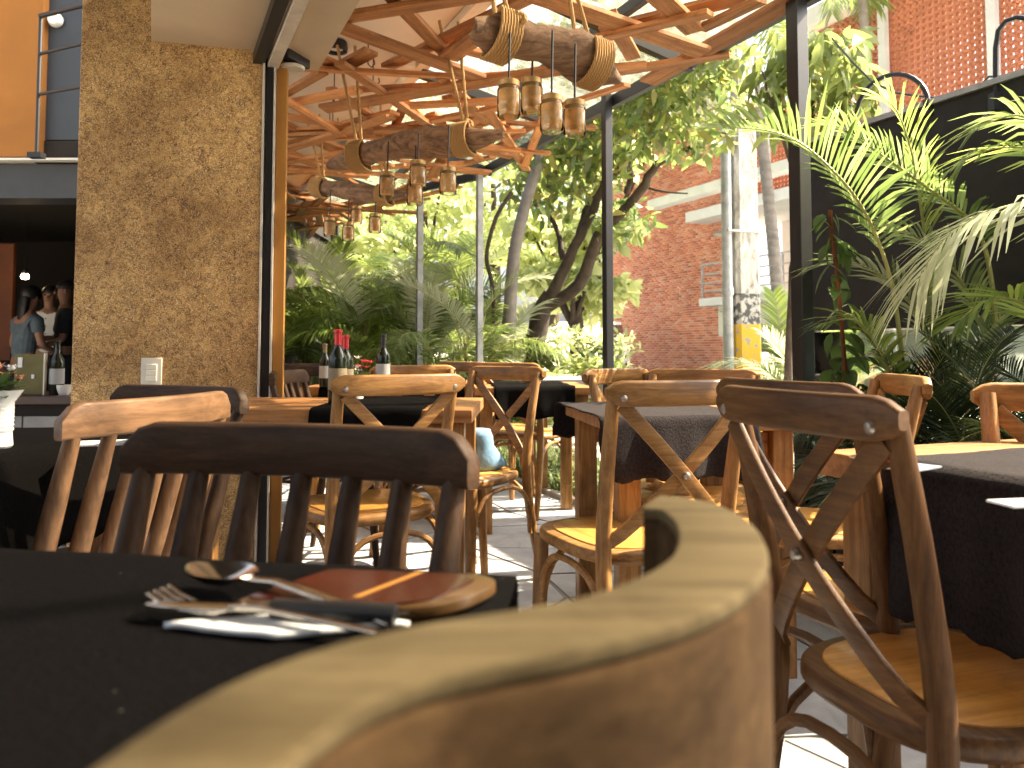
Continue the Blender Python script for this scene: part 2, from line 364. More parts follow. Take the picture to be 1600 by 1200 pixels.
def pole_mat():
    m, n, b = newmat('concrete pole with yellow band'); tc = n.nodes.new('ShaderNodeTexCoord'); sp = n.nodes.new('ShaderNodeSeparateXYZ')
    n.links.new(tc.outputs['Object'], sp.inputs[0]); mp = coords(n, (1, 1, .35)); t = noise(n, mp, 9, 8, .72, .6); t3 = noise(n, coords(n), 14, 5)
    base = ramp(n, t.outputs[0], [(.36, (.14, .13, .12)), (.5, (.36, .34, .31)), (.62, (.56, .54, .50))])
    a = N(n, 'ShaderNodeMath', operation='LESS_THAN'); a.inputs[1].default_value = 1.28; n.links.new(sp.outputs[2], a.inputs[0])
    wn = ramp(n, t3.outputs[0], [(.40, (.62, .36, .03)), (.58, (.62, .36, .03)), (.63, (.30, .28, .24))])
    a2 = N(n, 'ShaderNodeMath', operation='LESS_THAN'); a2.inputs[1].default_value = 1.62; n.links.new(sp.outputs[2], a2.inputs[0])
    dk = ramp(n, t3.outputs[0], [(.45, (.07, .07, .07)), (.55, (.42, .40, .37))])
    c1 = mixc(n, a2.outputs[0], base.outputs[0], dk.outputs[0]); c2 = mixc(n, a.outputs[0], c1, wn.outputs[0])
    n.links.new(c2, b.inputs['Base Color']); b.inputs['Roughness'].default_value = .85; bump(n, b, t.outputs[0], .4, .01); return m
M['pole'] = pole_mat()
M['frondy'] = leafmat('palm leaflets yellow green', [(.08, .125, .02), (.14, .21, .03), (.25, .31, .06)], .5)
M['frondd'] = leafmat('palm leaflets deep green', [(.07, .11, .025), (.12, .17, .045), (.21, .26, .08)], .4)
M['frondx'] = leafmat('palm leaflets backlit dark', [(.012, .022, .007), (.02, .035, .01), (.04, .055, .016)], .25)  # backlit darkness of the low palms put into the leaf colour
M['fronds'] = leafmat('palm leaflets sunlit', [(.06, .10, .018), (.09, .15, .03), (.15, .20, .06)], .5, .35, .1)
M['frondp'] = leafmat('palm leaflets pale', [(.34, .37, .22), (.42, .44, .28)], .3, .35, .05)
M['leafa'] = leafmat('broad tree leaves', [(.055, .095, .025), (.10, .155, .035), (.20, .25, .05), (.08, .115, .05), (.24, .22, .05)], .5, .35)
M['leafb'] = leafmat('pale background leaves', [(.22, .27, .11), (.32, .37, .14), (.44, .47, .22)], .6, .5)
M['leafc'] = leafmat('climber leaves', [(.04, .08, .02), (.08, .14, .03), (.05, .10, .04)], .45, .35)
M['grass'] = leafmat('ground cover blades', [(.06, .09, .03), (.12, .17, .05), (.20, .23, .09)], .4, .6)
# ------------------------------------------------------------------ SETTING: ground, floor, terrace
g = MB(); g.box((0, 150, -.105), (600, 600, .1)); tag(g.build('ground', M['ground'], smooth=False), kind='structure')
g = MB(); g.box(uv(12, 9.0, -.051), (5.4, 60, .012), RUV); tag(g.build('road', M['road'], smooth=False), kind='structure')
g = MB(); g.box(uv(5, -.4, -.03), (5.5, 16, .05), RUV); fl = tag(g.build('floor', plain('floor joint mortar', (.17, .165, .155), .9, 0, .2, 10), smooth=False), kind='structure')
random.seed(4)
NU, NV = 26, 11; du, dv = .48, .46
pt = {}
for i in range(NU+1):
    for j in range(NV+1):
        pt[i, j] = (-.6+i*du+random.uniform(-.11, .11)+(.24 if j % 2 else 0), -2.66+j*dv+(random.uniform(-.09, .09) if 0 < j < NV else 0))
for i in range(NU):
    for j in range(NV):
        q = [pt[i, j], pt[i+1, j], pt[i+1, j+1], pt[i, j+1]]
        cu = sum(p[0] for p in q)/4; cv = sum(p[1] for p in q)/4
        if cv > 2.3 or cv < -1.9 and cu < 1: continue
        P = []
        for (a, b_) in q:
            e = math.hypot(a-cu, b_-cv); k = 1-.012/e; P.append(((b_-cv)*k, (a-cu)*k))
        m = MB(); m.prism(P, -.006, .0, .003)
        o = m.build('paving_stone', M['stone'], fl, smooth=False)
        o.location = uv(cu, cv, random.uniform(-.0015, .0015)); o.rotation_euler = (0, 0, A)
# kerb between floor and planting
g = MB(); g.box(uv(6.6, 2.38, -.01), (.06, 9, .08), RUV); g.build('kerb', M['concrete'], None, bevel=.006); tag(bpy.data.objects['kerb'], kind='structure')
g = MB(); g.box(uv(5.5, 2.98, -.04), (1.12, 16, .05), RUV); tag(g.build('planting_bed', M['soil'], smooth=False), kind='structure')

# pillar
pr = at(400, 700, 3.35); pr.z = 0
pd = Vector((math.cos(R(14)), math.sin(R(14)), 0)); pn = Vector((pd.y, -pd.x, 0))
PW = .73; PH = 3.3
rotp = Matrix((pd, (-pn), (0, 0, 1))).transposed()
pil = MB(); pil.box(pr - pd*PW/2 - pn*.25 + Vector((0, 0, PH/2)), (PW, .5, PH), rotp)
pil.box(pr + pd*.022 - pn*.28 + Vector((0, 0, PH/2)), (.044, .5, PH), rotp) if False else None
tag(pil.build('pillar', M['mottle'], smooth=False, bevel=.004), 'square pillar papered in mottled gold and brown between bar and terrace', 'pillar')
# sliding door frame : jamb + overhead track
dfr = empty('sliding_door_frame', pr, 0, 'black and aluminium door track at the terrace edge of the mottled pillar', 'door frame')
def jb(name, mat, off, wd, dep, fwd, z0=0, z1=2.24):
    m = MB(); m.box(pd*(off+wd/2) + pn*(fwd-dep/2) + Vector((0, 0, (z0+z1)/2)), (wd, dep, z1-z0), rotp); return m.build(name, mat, dfr, smooth=False, bevel=.002)
jb('channel', M['alu'], .002, .010, .10, .02)
jb('jamb', M['blackmetal'], .014, .034, .09, .005)
jb('channel', M['alu'], .050, .009, .10, .02)
jb('side_panel', M['gold'], .061, .045, .12, -.01)
p0 = pr + pd*.03; L = 3.2
for off, wd, nm, mt, z, h in ((.014, .048, 'track', 'alu', 2.215, .035), (-.045, .05, 'header', 'blackmetal', 2.235, .05)):
    c = p0 - UU*(L/2-.02) + VV*off - pr; m = MB(); m.box((c.x, c.y, z), (wd, L, h), RUV); m.build(nm, M[mt], dfr, smooth=False, bevel=.002)
# soffit inside
q = at(236, 62, 3.20); so = MB(); so.box(Vector((q.x, q.y, 2.27)) + VV*.36 - UU*1.35 + Vector((0, 0, .15)), (.72, 2.9, .30), RUV)
sfo = so.build('soffit', M['soffit'], smooth=False); tag(sfo, 'dropped beige soffit box over the pillar beside the door track', 'soffit', kind='structure')
# unseen interior ceiling slab, added to keep sky light off the near table
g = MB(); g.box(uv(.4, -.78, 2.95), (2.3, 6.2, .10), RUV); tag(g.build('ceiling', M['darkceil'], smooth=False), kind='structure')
g = MB(); g.box(uv(-2.75, -1.0, 1.5), (7.4, .15, 3.0), RUV); tag(g.build('rear_shade_wall', M['darkwall'], smooth=False), kind='structure')  # unseen wall behind the camera, added dark to cut light on the foreground
# terrace ceiling
tc_ = MB(); tc_.box(uv(4.7, .95, 2.96), (1.24, 15.0, .10), RUV); tag(tc_.build('terrace_ceiling', M['plaster'], smooth=False), 'plain beige plaster ceiling strip over the inner terrace', 'ceiling', kind='structure')
cn = MB(); cn.box(uv(6.0, 1.60, 2.93), (.05, 12.4, .14), RUV); cn.box(uv(6.0, 1.655, 2.905), (.05, 12.4, .05), RUV)
tag(cn.build('cornice', M['plaster'], smooth=False, bevel=.004), kind='structure')

# ------------------------------------------------------------------ interior left: bar
bw = MB()
xo = at(70, 100, 5.44).x
bw.box((xo-2.0, 5.44, 3.22), (4.0, .07, 1.8)); tag(bw.build('orange_wall', M['orange'], smooth=False), 'orange upper wall above the dark bar opening', 'wall', kind='structure')
gp = MB(); x0 = at(64, 100, 5.5).x; x1 = at(160, 100, 5.5).x
gpr = empty('stair_side_wall', ((x0+x1)/2, 5.5, 2.46), 0, 'slate blue panelled stair side behind the black railing', 'stair wall')
m = MB(); m.box((0, 0, .7), (x1-x0, .06, 1.4)); m.build('panel', M['greyblue'], gpr, smooth=False)
m = MB(); m.box((.0, .02, -.09), (x1-x0, .12, .16)); m.build('underside', M['darkceil'], gpr, smooth=False)
m = MB(); m.box((-(x1-x0)/2-.012, -.035, .70), (.03, .03, 1.35)); m.build('edge_strip', M['switch'], gpr, smooth=False)
lm = MB(); lm.lathe([(.001, 0), (.05, .0), (.055, .02), (.04, .05), (.001, .055)], (0, 0, 0), 16, Matrix.Rotation(R(90), 3, 'X'))
wl = lm.build('wall_light', M['white']); wl.location = at(89, 33, 5.46); tag(wl, 'small round white light on the slate blue stair wall', 'wall light')
rl = empty('stair_railing', (0, 0, 0), 0, 'black railing with three bars beside the orange wall', 'railing')
P = at(64, 25, 5.0); Pb = at(57, 243, 5.0)
m = MB(); m.tube([P, Pb], .012, 8); m.build('post', M['blackmetal'], rl)
m = MB(); m.box(Pb, (.09, .06, .035)); m.build('foot_plate', M['blackmetal'], rl, smooth=False)
for ya, yb, r_ in ((25, 9, .016), (84, 69, .011), (147, 136, .011)):
    m = MB(); m.tube([at(63, ya, 5.0), at(135, yb-2, 4.7)], r_, 8); m.build('rail', M['blackmetal'], rl)
lt = MB(); lt.box((at(50, 280, 5.6).x-1.2, 5.6, 2.16), (3.8, .25, .25)); lt.build('lintel', M['lintel'], smooth=False, bevel=.004)
tag(bpy.data.objects['lintel'], 'dark grey steel lintel across the bar opening', 'lintel', kind='structure')
lt = MB(); lt.box((at(50, 280, 5.6).x-1.2, 5.45, 2.30), (3.8, .12, .015)); tag(lt.build('ledge', M['switch'], smooth=False), kind='structure')
# kitchen box
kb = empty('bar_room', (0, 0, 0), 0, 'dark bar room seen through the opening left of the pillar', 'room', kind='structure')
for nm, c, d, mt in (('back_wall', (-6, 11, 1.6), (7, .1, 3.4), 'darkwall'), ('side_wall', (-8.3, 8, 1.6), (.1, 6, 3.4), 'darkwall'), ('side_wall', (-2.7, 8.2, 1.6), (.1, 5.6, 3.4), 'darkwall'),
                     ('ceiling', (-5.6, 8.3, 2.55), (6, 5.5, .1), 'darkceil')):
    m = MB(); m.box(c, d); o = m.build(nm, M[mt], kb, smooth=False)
m = MB(); m.box((at(-12, 470, 9).x, 9.0, 1.1), (.5, .06, 2.2)); tag(m.build('kitchen_door', M['redwall'], smooth=False, bevel=.01), 'dark red brown door at the left edge of the bar room', 'door')
m = MB(); m.lathe([(.001, -.03), (.03, -.028), (.045, 0), (.03, .028), (.001, .03)]); o = m.build('bulb', M['bulb'])
lamp = empty('bar_lamp', at(39, 432, 8.6), 0, 'small lit warm lamp hanging in the dark bar', 'lamp'); o.parent = lamp
m = MB(); m.tube([(0, 0, .03), (0, 0, 1.0)], .004, 6); m.build('cord', M['blackplastic'], lamp)
m = MB(); m.lathe([(.03, .03), (.03, .07), (.012, .09)], n=12); m.build('cap', M['blackplastic'], lamp)
# shelves lines at the back of the bar
sh = empty('wall_shelf', at(60, 340, 10.6), 0, 'long dark shelf high on the bar back wall', 'shelf')
m = MB(); m.box((0, 0, 0), (1.6, .3, .04)); m.build('board', M['walnutx'], sh)
m = MB(); m.box((-.5, .05, -.12), (.03, .2, .2)); m.build('bracket', M['blackmetal'], sh); m = MB(); m.box((.5, .05, -.12), (.03, .2, .2)); m.build('bracket', M['blackmetal'], sh)
# bar counter in front
cx = at(55, 650, 3.9).x
ct = empty('bar_counter', (cx, 3.95, 0), 0, 'low dark bar counter with pale tiles along its front', 'counter')
m = MB(); m.box((-.55, 0, .70), (2.1, .5, .04)); m.build('counter_top', M['dkred'], ct, bevel=.004)
m = MB(); m.box((-.55, .02, .34), (2.0, .42, .67)); m.build('base', M['darkwall'], ct, smooth=False)
for i in range(10):
    m = MB(); m.box((-1.5+i*.205, -.20, .585), (.198, .02, .075)); m.build('tile', M['concrete'], ct, smooth=False, bevel=.003)
    m = MB(); m.box((-1.5+i*.205, -.20, .46), (.198, .02, .15)); m.build('tile', plain('brown glazed tile %d' % i, (.13, .10, .07), .4, 0, .3, 5) if i == 0 else bpy.data.materials['brown glazed tile 0'], ct, smooth=False, bevel=.003)

# ------------------------------------------------------------------ roof of the terrace
def vo(u): return 2.92 if u < 6.8 else 2.92 + (1.70-2.92)*min(1, (u-6.8)/4.9)
rf = empty('terrace_roof', uv(6, 2.2, 0), 0, 'translucent corrugated roof sheets on black steel over the outer terrace', 'roof', kind='structure')
def zr(v): return 2.94 - (v-1.6)*.19
def rloc(p): return p - rf.location
u = -2.7; k = 0
while u < 11.8:
    n = 49; vs = []; fs = []
    for i in range(n+1):
        uu = u + .98*i/n; zz = .013*math.sin(2*PI*uu/.098)
        for j in range(3):
            v = 1.66 + (vo(uu)-1.66)*j/2; vs.append(rloc(uv(uu, v, zr(v)+zz + (.004 if k % 2 else 0))))
    for i in range(n):
        for j in range(2): fs.append((i*3+j, (i+1)*3+j, (i+1)*3+j+1, i*3+j+1))
    m = MB(); m.add(vs, fs); m.build('roof_sheet', M['roof'], rf, ang=80); u += .94; k += 1
for u0, u1 in ((-2.7, 3.5), (3.5, 6.8), (6.8, 9.2), (9.2, 11.75)):
    a = uv(u0, vo(u0)-.14, zr(vo(u0))-.07); b_ = uv(u1, vo(u1)-.14, zr(vo(u1))-.07)
    m = MB(); m.sweep([rloc(a), rloc(b_)], .05, .08, ch=.05); m.build('edge_beam', M['blackmetal'], rf, smooth=False)
for u0 in (.7, 2.1, 3.55, 5.0, 6.5, 8.3, 10.0):
    m = MB(); m.sweep([rloc(uv(u0, 1.63, 2.86)), rloc(uv(u0, vo(u0)-.1, zr(vo(u0))-.09))], .05, .07, ch=.05); m.build('rafter', M['blackmetal'], rf, smooth=False)
m = MB(); m.sweep([rloc(uv(.2, 2.25, zr(2.25)-.06)), rloc(uv(8.5, 2.25, zr(2.25)-.06))], .04, .06, ch=.05); m.build('purlin', M['blackmetal'], rf, smooth=False)
# far end gable strip of white sheet under roof end
# posts
def post(px, v, u=None, wd=.06, mat='blackmetal', label='', z1=2.66, base=.0):
    p = atv(px, 500, v); p.z = 0
    o = empty('roof_post', p, A, label, 'post', 'steel posts along the terrace edge')
    m = MB(); m.box((0, 0, z1/2), (wd, wd, z1)); m.build('shaft', M[mat], o, smooth=False, bevel=.003)
    m = MB(); m.box((0, 0, .006), (wd*2.4, wd*2.4, .012)); m.build('base_plate', M[mat], o, smooth=False)
    return o
post(950, 2.72, label='slim black steel post left of the red brick wall', wd=.055)
post(1254, 2.72, wd=.07, label='black steel post at the near end of the planting, beside the black board')
post(749, 2.72, mat='greymetal', wd=.055, label='grey steel post left of the leaning tree trunk')
post(655, 2.45, mat='greymetal', wd=.06, label='grey steel post rising out of the palm thicket', z1=2.5)
post(439, 1.62, mat='greymetal', wd=.09, label='grey steel post at the far corner of the terrace by the ochre jamb', z1=2.5)
# ------------------------------------------------------------------ lattice of battens
lat = empty('timber_lattice', uv(5, 2, 0), 0, 'hanging lattice of criss-crossed orange brown battens under the roof', 'lattice')
def batten(p, q, wd=.07, th=.022):
    p = Vector(p); q = Vector(q); d = q-p; L = d.length
    if L < .1: return
    m = MB(); m.box((0, 0, 0), (L, wd, th)); o = m.build('batten', M['pinex'], lat, smooth=False, bevel=.0015)
    X = d.normalized(); Y = Vector((0, 0, 1)).cross(X).normalized(); Z = X.cross(Y)
    Mx = Matrix((X, Y, Z)).transposed() @ Matrix.Rotation(random.uniform(-.18, .18), 3, 'X')
    o.rotation_euler = Mx.to_euler(); o.location = (p+q)/2 - lat.location
random.seed(11)
B = [((503, 33), (770, -10), 2.50), ((498, 30), (750, 122), 2.47), ((608, -10), (697, 84), 2.53), ((606, 104), (860, -20), 2.56), ((830, -10), (1100, 82), 2.52), ((790, 20), (700, 90), 2.50),
     ((436, 105), (745, 121), 2.5), ((735, 122), (1010, 102), 2.53), ((505, 170), (900, 104), 2.47), ((530, 98), (668, 194), 2.50), ((494, 88), (545, 112), 2.53), ((536, 104), (580, 80), 2.55),
     ((436, 152), (505, 112), 2.5), ((436, 165), (560, 140), 2.47), ((556, 140), (780, 128), 2.53), ((516, 138), (588, 186), 2.56), ((1250, -6), (1012, 128), 2.60), ((1024, -10), (1086, 48), 2.5),
     ((940, 50), (1165, -6), 2.55), ((1095, 45), (1190, 0), 2.5), ((940, 116), (1140, 84), 2.55), ((868, 168), (980, 132), 2.56), ((704, 72), (782, 92), 2.55), ((890, 70), (1110, 20), 2.5),
     ((436, 150), (535, 212), 2.45), ((436, 212), (665, 203), 2.5), ((436, 232), (520, 270), 2.5), ((590, 205), (820, 160), 2.5), ((740, 195), (870, 160), 2.55), ((690, 120), (760, 190), 2.5),
     ((700, 150), (800, 205), 2.52), ((640, 165), (780, 158), 2.46), ((560, 186), (690, 230), 2.5), ((436, 255), (560, 235), 2.47), ((436, 190), (540, 243), 2.54), ((640, 210), (800, 245), 2.55),
     ((540, 228), (545, 268), 2.5), ((700, 262), (770, 245), 2.56), ((620, 300), (700, 262), 2.56), ((560, 318), (650, 296), 2.56), ((760, 240), (860, 180), 2.58), ((950, 20), (990, 90), 2.55)]
for (a, b_, z) in B:
    wpx = 1.35 if a[1] < 40 else 1.1
    batten(atz(*a, z), atz(*b_, z+random.uniform(-.03, .03)), random.choice((.06, .075, .085))*wpx, .024)
for i in range(84):
    u0 = random.uniform(4.8, 10.6); v0 = random.uniform(.7, vo(u0)-.35)
    a = random.choice((R(30), R(-35), R(75), R(-70), R(8), R(100)))+random.uniform(-.2, .2); L = random.uniform(.6, 1.7)
    p = uv(u0-math.cos(a)*L/2, min(2.75, max(.45, v0-math.sin(a)*L/2)), random.uniform(2.42, 2.6)); q = uv(u0+math.cos(a)*L/2, min(vo(u0)-.1, max(.45, v0+math.sin(a)*L/2)), random.uniform(2.42, 2.6))
    batten(p, q, random.choice((.06, .07, .085)))
# hooks
for px, py in ((575, 100), (583, 128), (522, 160), (520, 190), (515, 215), (521, 270), (610, 250)):
    c = atz(px, py, 2.62) - lat.location
    m = MB(); m.tube([c+Vector((0, 0, .2)), c, c+Vector((.02, 0, -.02)), c+Vector((.04, 0, 0)), c+Vector((.035, 0, .025))], .004, 6); m.build('hook', M['blackmetal'], lat)
# loudspeaker and spotlight
sp = empty('ceiling_speaker', at(461, 66, 3.4), -R(20), 'slim black loudspeaker hung beside the door track', 'speaker')
m = MB(); m.box((0, 0, 0), (.055, .16, .20)); m.build('cabinet', M['blackplastic'], sp, bevel=.005)
m = MB(); m.box((0, -.083, 0), (.045, .005, .18)); m.build('grille', M['blackmetal'], sp)
m = MB(); m.lathe([(.05, 0), (.055, .012), (.04, .02)], (-.01, 0, -.125), 18); m.build('ring', M['alu'], sp)
sp = empty('spotlight', atz(525, 66, 2.90), 0, 'round black ceiling spotlight above the battens', 'spotlight')
m = MB(); m.lathe([(.001, .0), (.07, 0), (.075, -.03), (.072, -.06), (.06, -.062), (.055, -.03)], (0, 0, 0), 20); m.build('housing', M['blackmetal'], sp)
m = MB(); m.lathe([(.001, -.035), (.05, -.035), (.05, -.04)], (0, 0, 0), 16); m.build('lens', M['white'], sp)
jb_ = MB(); jb_.box((0, 0, -.04), (.13, .13, .08)); o = jb_.build('junction_box', M['plaster'], bevel=.006); o.location = uv(4.9, 1.48, 2.905); o.rotation_euler = (0, 0, A); tag(o, 'pale square junction box on the edge of the beige ceiling', 'junction box')
# ------------------------------------------------------------------ driftwood pendants
def pendant(a, b_, wd, jars, hang, label, seed, twist):
    random.seed(seed); a = Vector(a); b_ = Vector(b_); c = (a+b_)/2; d = b_-a; L = d.length
    X = d.normalized(); Y = Vector((0, 0, 1)).cross(X).normalized(); Z = X.cross(Y)
    T = Matrix((X, Y, Z)).transposed() @ Matrix.Rotation(twist, 3, 'X')
    th = empty('driftwood_pendant', c, 0, label, 'pendant lamp', 'driftwood lamps with jars over the terrace')
    # plank
    n = 22; rings = []
    for i in range(n+1):
        s = i/n; x = (s-.5)*L; e = min(1, 3.2*min(s, 1-s)+.35)
        w1 = wd/2*e*(1+.18*math.sin(s*9+seed)); t = .016*(.6+.4*e)*(1+.25*math.sin(s*13+seed*2)); bz = .03*math.sin(s*PI*1.3+seed)-.0
        cyy = .02*math.sin(s*6+seed)
        rings.append([T @ Vector((x, cyy+w1*math.cos(q_)*(1+.07*math.sin(q_*5+i*1.7)+.05*math.sin(i*2.3)), bz + t*math.sin(q_)+.035*math.cos(q_)**2)) for q_ in [2*PI*j/16 for j in range(16)]])
    m = MB(); m.ring(rings); m.build('driftwood', M['drift'], th)
    for s in (.2, .8):
        x = (s-.5)*L; wr = MB()
        for k in range(8):
            e = min(1, 3.2*min(s, 1-s)+.35); w1 = wd/2*e+.012; xx = x+(k-3.5)*.0125
            pts = [T @ Vector((xx+.004*math.sin(q_), .02*math.sin(s*6+seed)+w1*math.cos(q_)*1.02, .034*math.sin(q_)+.03*math.sin(s*PI*1.3+seed)+.035*math.cos(q_)**2)) for q_ in [2*PI*j/20 for j in range(21)]]
            wr.tube(pts, .0072, 7, cap=False)
        kn = T @ Vector((x+.03, -wd*.4, .04)); wr.tube([kn+Vector((.02*math.cos(t_), .01*math.sin(2*t_), .02*math.sin(t_))) for t_ in [2*PI*j/12 for j in range(13)]], .01, 7)
        wr.build('rope_wrap', M['rope'], th)
        base = T @ Vector((x, 0, .05)); 
        for sg in (-1, 1):
            tp = base + T @ Vector((sg*.04-.05, sg*.06, 0)); top = Vector((tp.x-.06, tp.y+.05, hang-c.z))
            m = MB(); m.tube([base+T @ Vector((0, sg*wd*.3, 0)), top], .009, 7); m.build('hanging_rope', M['rope'], th)
    for (jx, jy, dd, sc) in jars:
        j = at(jx, jy, dd) - c         # centre of the jar
        m = MB(); m.lathe([(.001, -.062), (.038, -.062), (.042, -.055), (.042, .038), (.036, .048), (.036, .056)], j, 20); jo = m.build('jar', M['glass'], th)
        m = MB(); m.lathe([(.001, -.045), (.036, -.045), (.037, .036), (.001, .036)], j, 18); m.build('inner_sleeve', M['jarfill'], jo)
        m = MB(); m.lathe([(.038, .050), (.039, .068), (.036, .071), (.001, .071)], j, 20); m.build('lid', M['lid'], jo)
        topz = 0 - .02
        m = MB(); m.tube([j+Vector((0, 0, .07)), Vector((j.x+.004, j.y, max(topz, j.z+.14)+.04))], .0042, 6); m.build('cord', M['blackplastic'], jo)
    return th
pendant(at(750, 42, 2.66), at(965, 118, 3.05), .17, [(795, 157, 2.72, 1), (831, 152, 2.88, 1), (862, 180, 2.70, 1), (898, 187, 2.82, 1)], 2.6,
        'nearest driftwood lamp, broad plank with thick rope coils and four glass jars', 1, R(-52))
pendant(at(505, 258, 4.35), at(785, 204, 3.8), .15, [(605, 290, 4.0, 1), (653, 273, 3.85, 1), (648, 302, 4.0, 1), (700, 284, 3.72, 1)], 2.7,
        'middle driftwood lamp, long dark plank wrapped in rope with four jars', 2, R(-62))
pendant(at(468, 296, 5.6), at(632, 306, 5.2), .13, [(515, 356, 5.4, 1), (544, 363, 5.4, 1), (557, 337, 5.6, 1), (586, 350, 5.3, 1)], 2.7,
        'farthest driftwood lamp, short curved plank with four small jars', 3, R(-55))
# ------------------------------------------------------------------ BUILDING outside
def uvr(u, v, z=0): return uv(u, v, z)
bd = empty('brick_building', uv(20, 15, 0), A, 'red brick building with balcony and concrete slabs across the street', 'building')
# in its frame: x = v offset (away), y = u offset (to the left, far)
def bl(u, v, z): return Vector((v-15, u-20, z))
def bbox(nm, u0, u1, v0, v1, z0, z1, mat, bevel=0):
    m = MB(); m.box(bl((u0+u1)/2, (v0+v1)/2, (z0+z1)/2), (v1-v0, u1-u0, z1-z0)); return m.build(nm, M[mat], bd, smooth=False, bevel=bevel)
wall = bbox('wall', 17.15, 24.0, 15.012, 15.3, -.1, 9.6, 'mortar')
# bricks: running bond, proud of the mortar
bw_, bh = .242, .074; rows = int(7.9/bh); cols = int(6.85/bw_)
random.seed(5); L_ = []
bm_ = MB(); bm_.box((0, 0, 0), (.02, bw_-.016, bh-.016)); brick_me = bm_.mesh('brick', M['brick'], False)
for r in range(rows):
    for c in range(cols+1):
        u0 = 17.15 + c*bw_ + (bw_/2 if r % 2 else 0)
        if u0+bw_ > 24.02: continue
        z = -.05 + r*bh
        L_.append((u0+bw_/2, z+bh/2))
L_.sort(key=lambda t: (t[0]-17.15)*1.0 + abs(t[1]-1.8)*1.6)
for (uu, z) in L_[:290]:
    o = inst('brick', brick_me, wall, bl(uu, 15.004+random.uniform(-.003, .003), z))
V0 = np.array([v.co for v in brick_me.vertices]); F0 = np.array([list(p.vertices) for p in brick_me.polygons])
C = np.array([tuple(bl(uu, 15.004+random.uniform(-.004, .004), z)) for uu, z in L_[290:]])
Vb = (V0[None]+C[:, None]).reshape(-1, 3); Fb = (F0[None]+(np.arange(len(C))*len(V0))[:, None, None]).reshape(-1, F0.shape[1])
o = inst('brickwork', np_mesh('brickwork', Vb, Fb, M['brick']), wall); o['kind'] = 'stuff'
bbox('side_wall', 16.9, 17.15, 15.0, 15.5, -.1, 9.6, 'brick')
bbox('slab', 11.2, 18.3, 14.2, 17.5, 4.72, 5.02, 'slab', .01)
bbox('slab', 5.0, 17.1, 12.0, 12.35, 4.75, 4.98, 'slab', .01)
bbox('slab', 4.6, 11.4, 11.6, 15.0, 7.35, 7.7, 'whitewall', .01)
bbox('slab', 11.2, 17.6, 14.1, 15.0, 2.2, 2.42, 'slab', .01)
bbox('lower_wall', 12.0, 17.25, 14.5, 14.9, 1.35, 2.2, 'whitewall')
bbox('back_wall', 8.0, 17.0, 17.4, 17.6, -.1, 4.8, 'whitewall')
bbox('inner_wall', 15.2, 16.9, 16.6, 16.8, 2.42, 4.72, 'slab')
bbox('floor_slab', 8.0, 17.0, 14.9, 17.5, 2.2, 2.42, 'whitewall')
# window on the back wall
for u0 in (12.6, 14.3):
    fr = bbox('window', u0, u0+1.2, 17.30, 17.39, 3.1, 4.4, 'greymetal'); m = MB()
    for k in range(2): m.box(bl(u0+.32+k*.56, 17.285, 3.75), (.02, .46, 1.1))
    m.build('pane', M['carglass'], fr, smooth=False)
vt = bbox('vent', 13.5, 15.2, 14.46, 14.49, .95, 1.3, 'darkwall')
for k in range(5):
    m = MB(); m.box(bl(14.35, 14.44, 1.0+k*.06), (.05, 1.66, .015)); m.build('louvre', M['greymetal'], vt, smooth=False)
rlg = bbox('balcony_railing', 11.2, 17.55, 14.12, 14.16, 3.36, 3.40, 'greymetal')
for z in (2.62, 2.85, 3.1):
    m = MB(); m.box(bl(14.37, 14.14, z), (.025, 6.36, .03)); m.build('rail', M['greymetal'], rlg, smooth=False)
for k in range(7):
    m = MB(); m.box(bl(11.3+k*1.03, 14.14, 2.9), (.045, .045, .98)); m.build('baluster', M['greymetal'], rlg, smooth=False)
for z in (2.62, 2.85, 3.1, 3.38):
    m = MB(); m.box(bl(17.54, 14.55, z), (.85, .025, .03)); m.build('rail', M['greymetal'], rlg, smooth=False)
# plain wall behind upper storey left (brick) ; perforated screens
sb = MB(); s_ = .116; t = .014
for (x, z, sx, sz) in ((-(s_-t)/2, 0, t, s_), ((s_-t)/2, 0, t, s_), (0, (s_-t)/2, s_-2*t, t), (0, -(s_-t)/2, s_-2*t, t)):
    sb.box((0, x, z), (.10, sx+.012, sz+.012 if sx < .1 else sz+.012))
sb_me = sb.mesh('screen_block', M['screen'], False)
scr = empty('perforated_screen', uv(8, 12, 5), A, 'large perforated terracotta block screen above the black board', 'block screen')
cells = []
for r in range(21):
    for c in range(46): cells.append((5.6+c*(s_+.006), 5.05+r*(s_+.006)))
cells.sort(key=lambda t_: abs(t_[0]-8.2)+abs(t_[1]-5.7)*.8)
for (uu, z) in cells[:290]: inst('screen_block', sb_me, scr, (0, uu-8, z-5))
V0 = np.array([v.co for v in sb_me.vertices]); F0 = np.array([list(p.vertices) for p in sb_me.polygons])
def many(nm, cl, par, off):
    C = np.array([(0, uu-off[0], z-off[1]) for uu, z in cl])
    Vb = (V0[None]+C[:, None]).reshape(-1, 3); Fb = (F0[None]+(np.arange(len(C))*len(V0))[:, None, None]).reshape(-1, F0.shape[1])
    o = inst(nm, np_mesh(nm, Vb, Fb, M['screen']), par); o['kind'] = 'stuff'
many('screen_blockwork', cells[290:], scr, (8, 5))
sc2 = empty('block_screen', uv(14, 15, 5), A, 'smaller perforated terracotta screen behind the ringed palm trunk', 'block screen')
cells2 = [(12.2+c*.122, 5.08+r*.122) for r in range(20) for c in range(36)]
many('screen_blockwork', cells2, sc2, (14, 5))
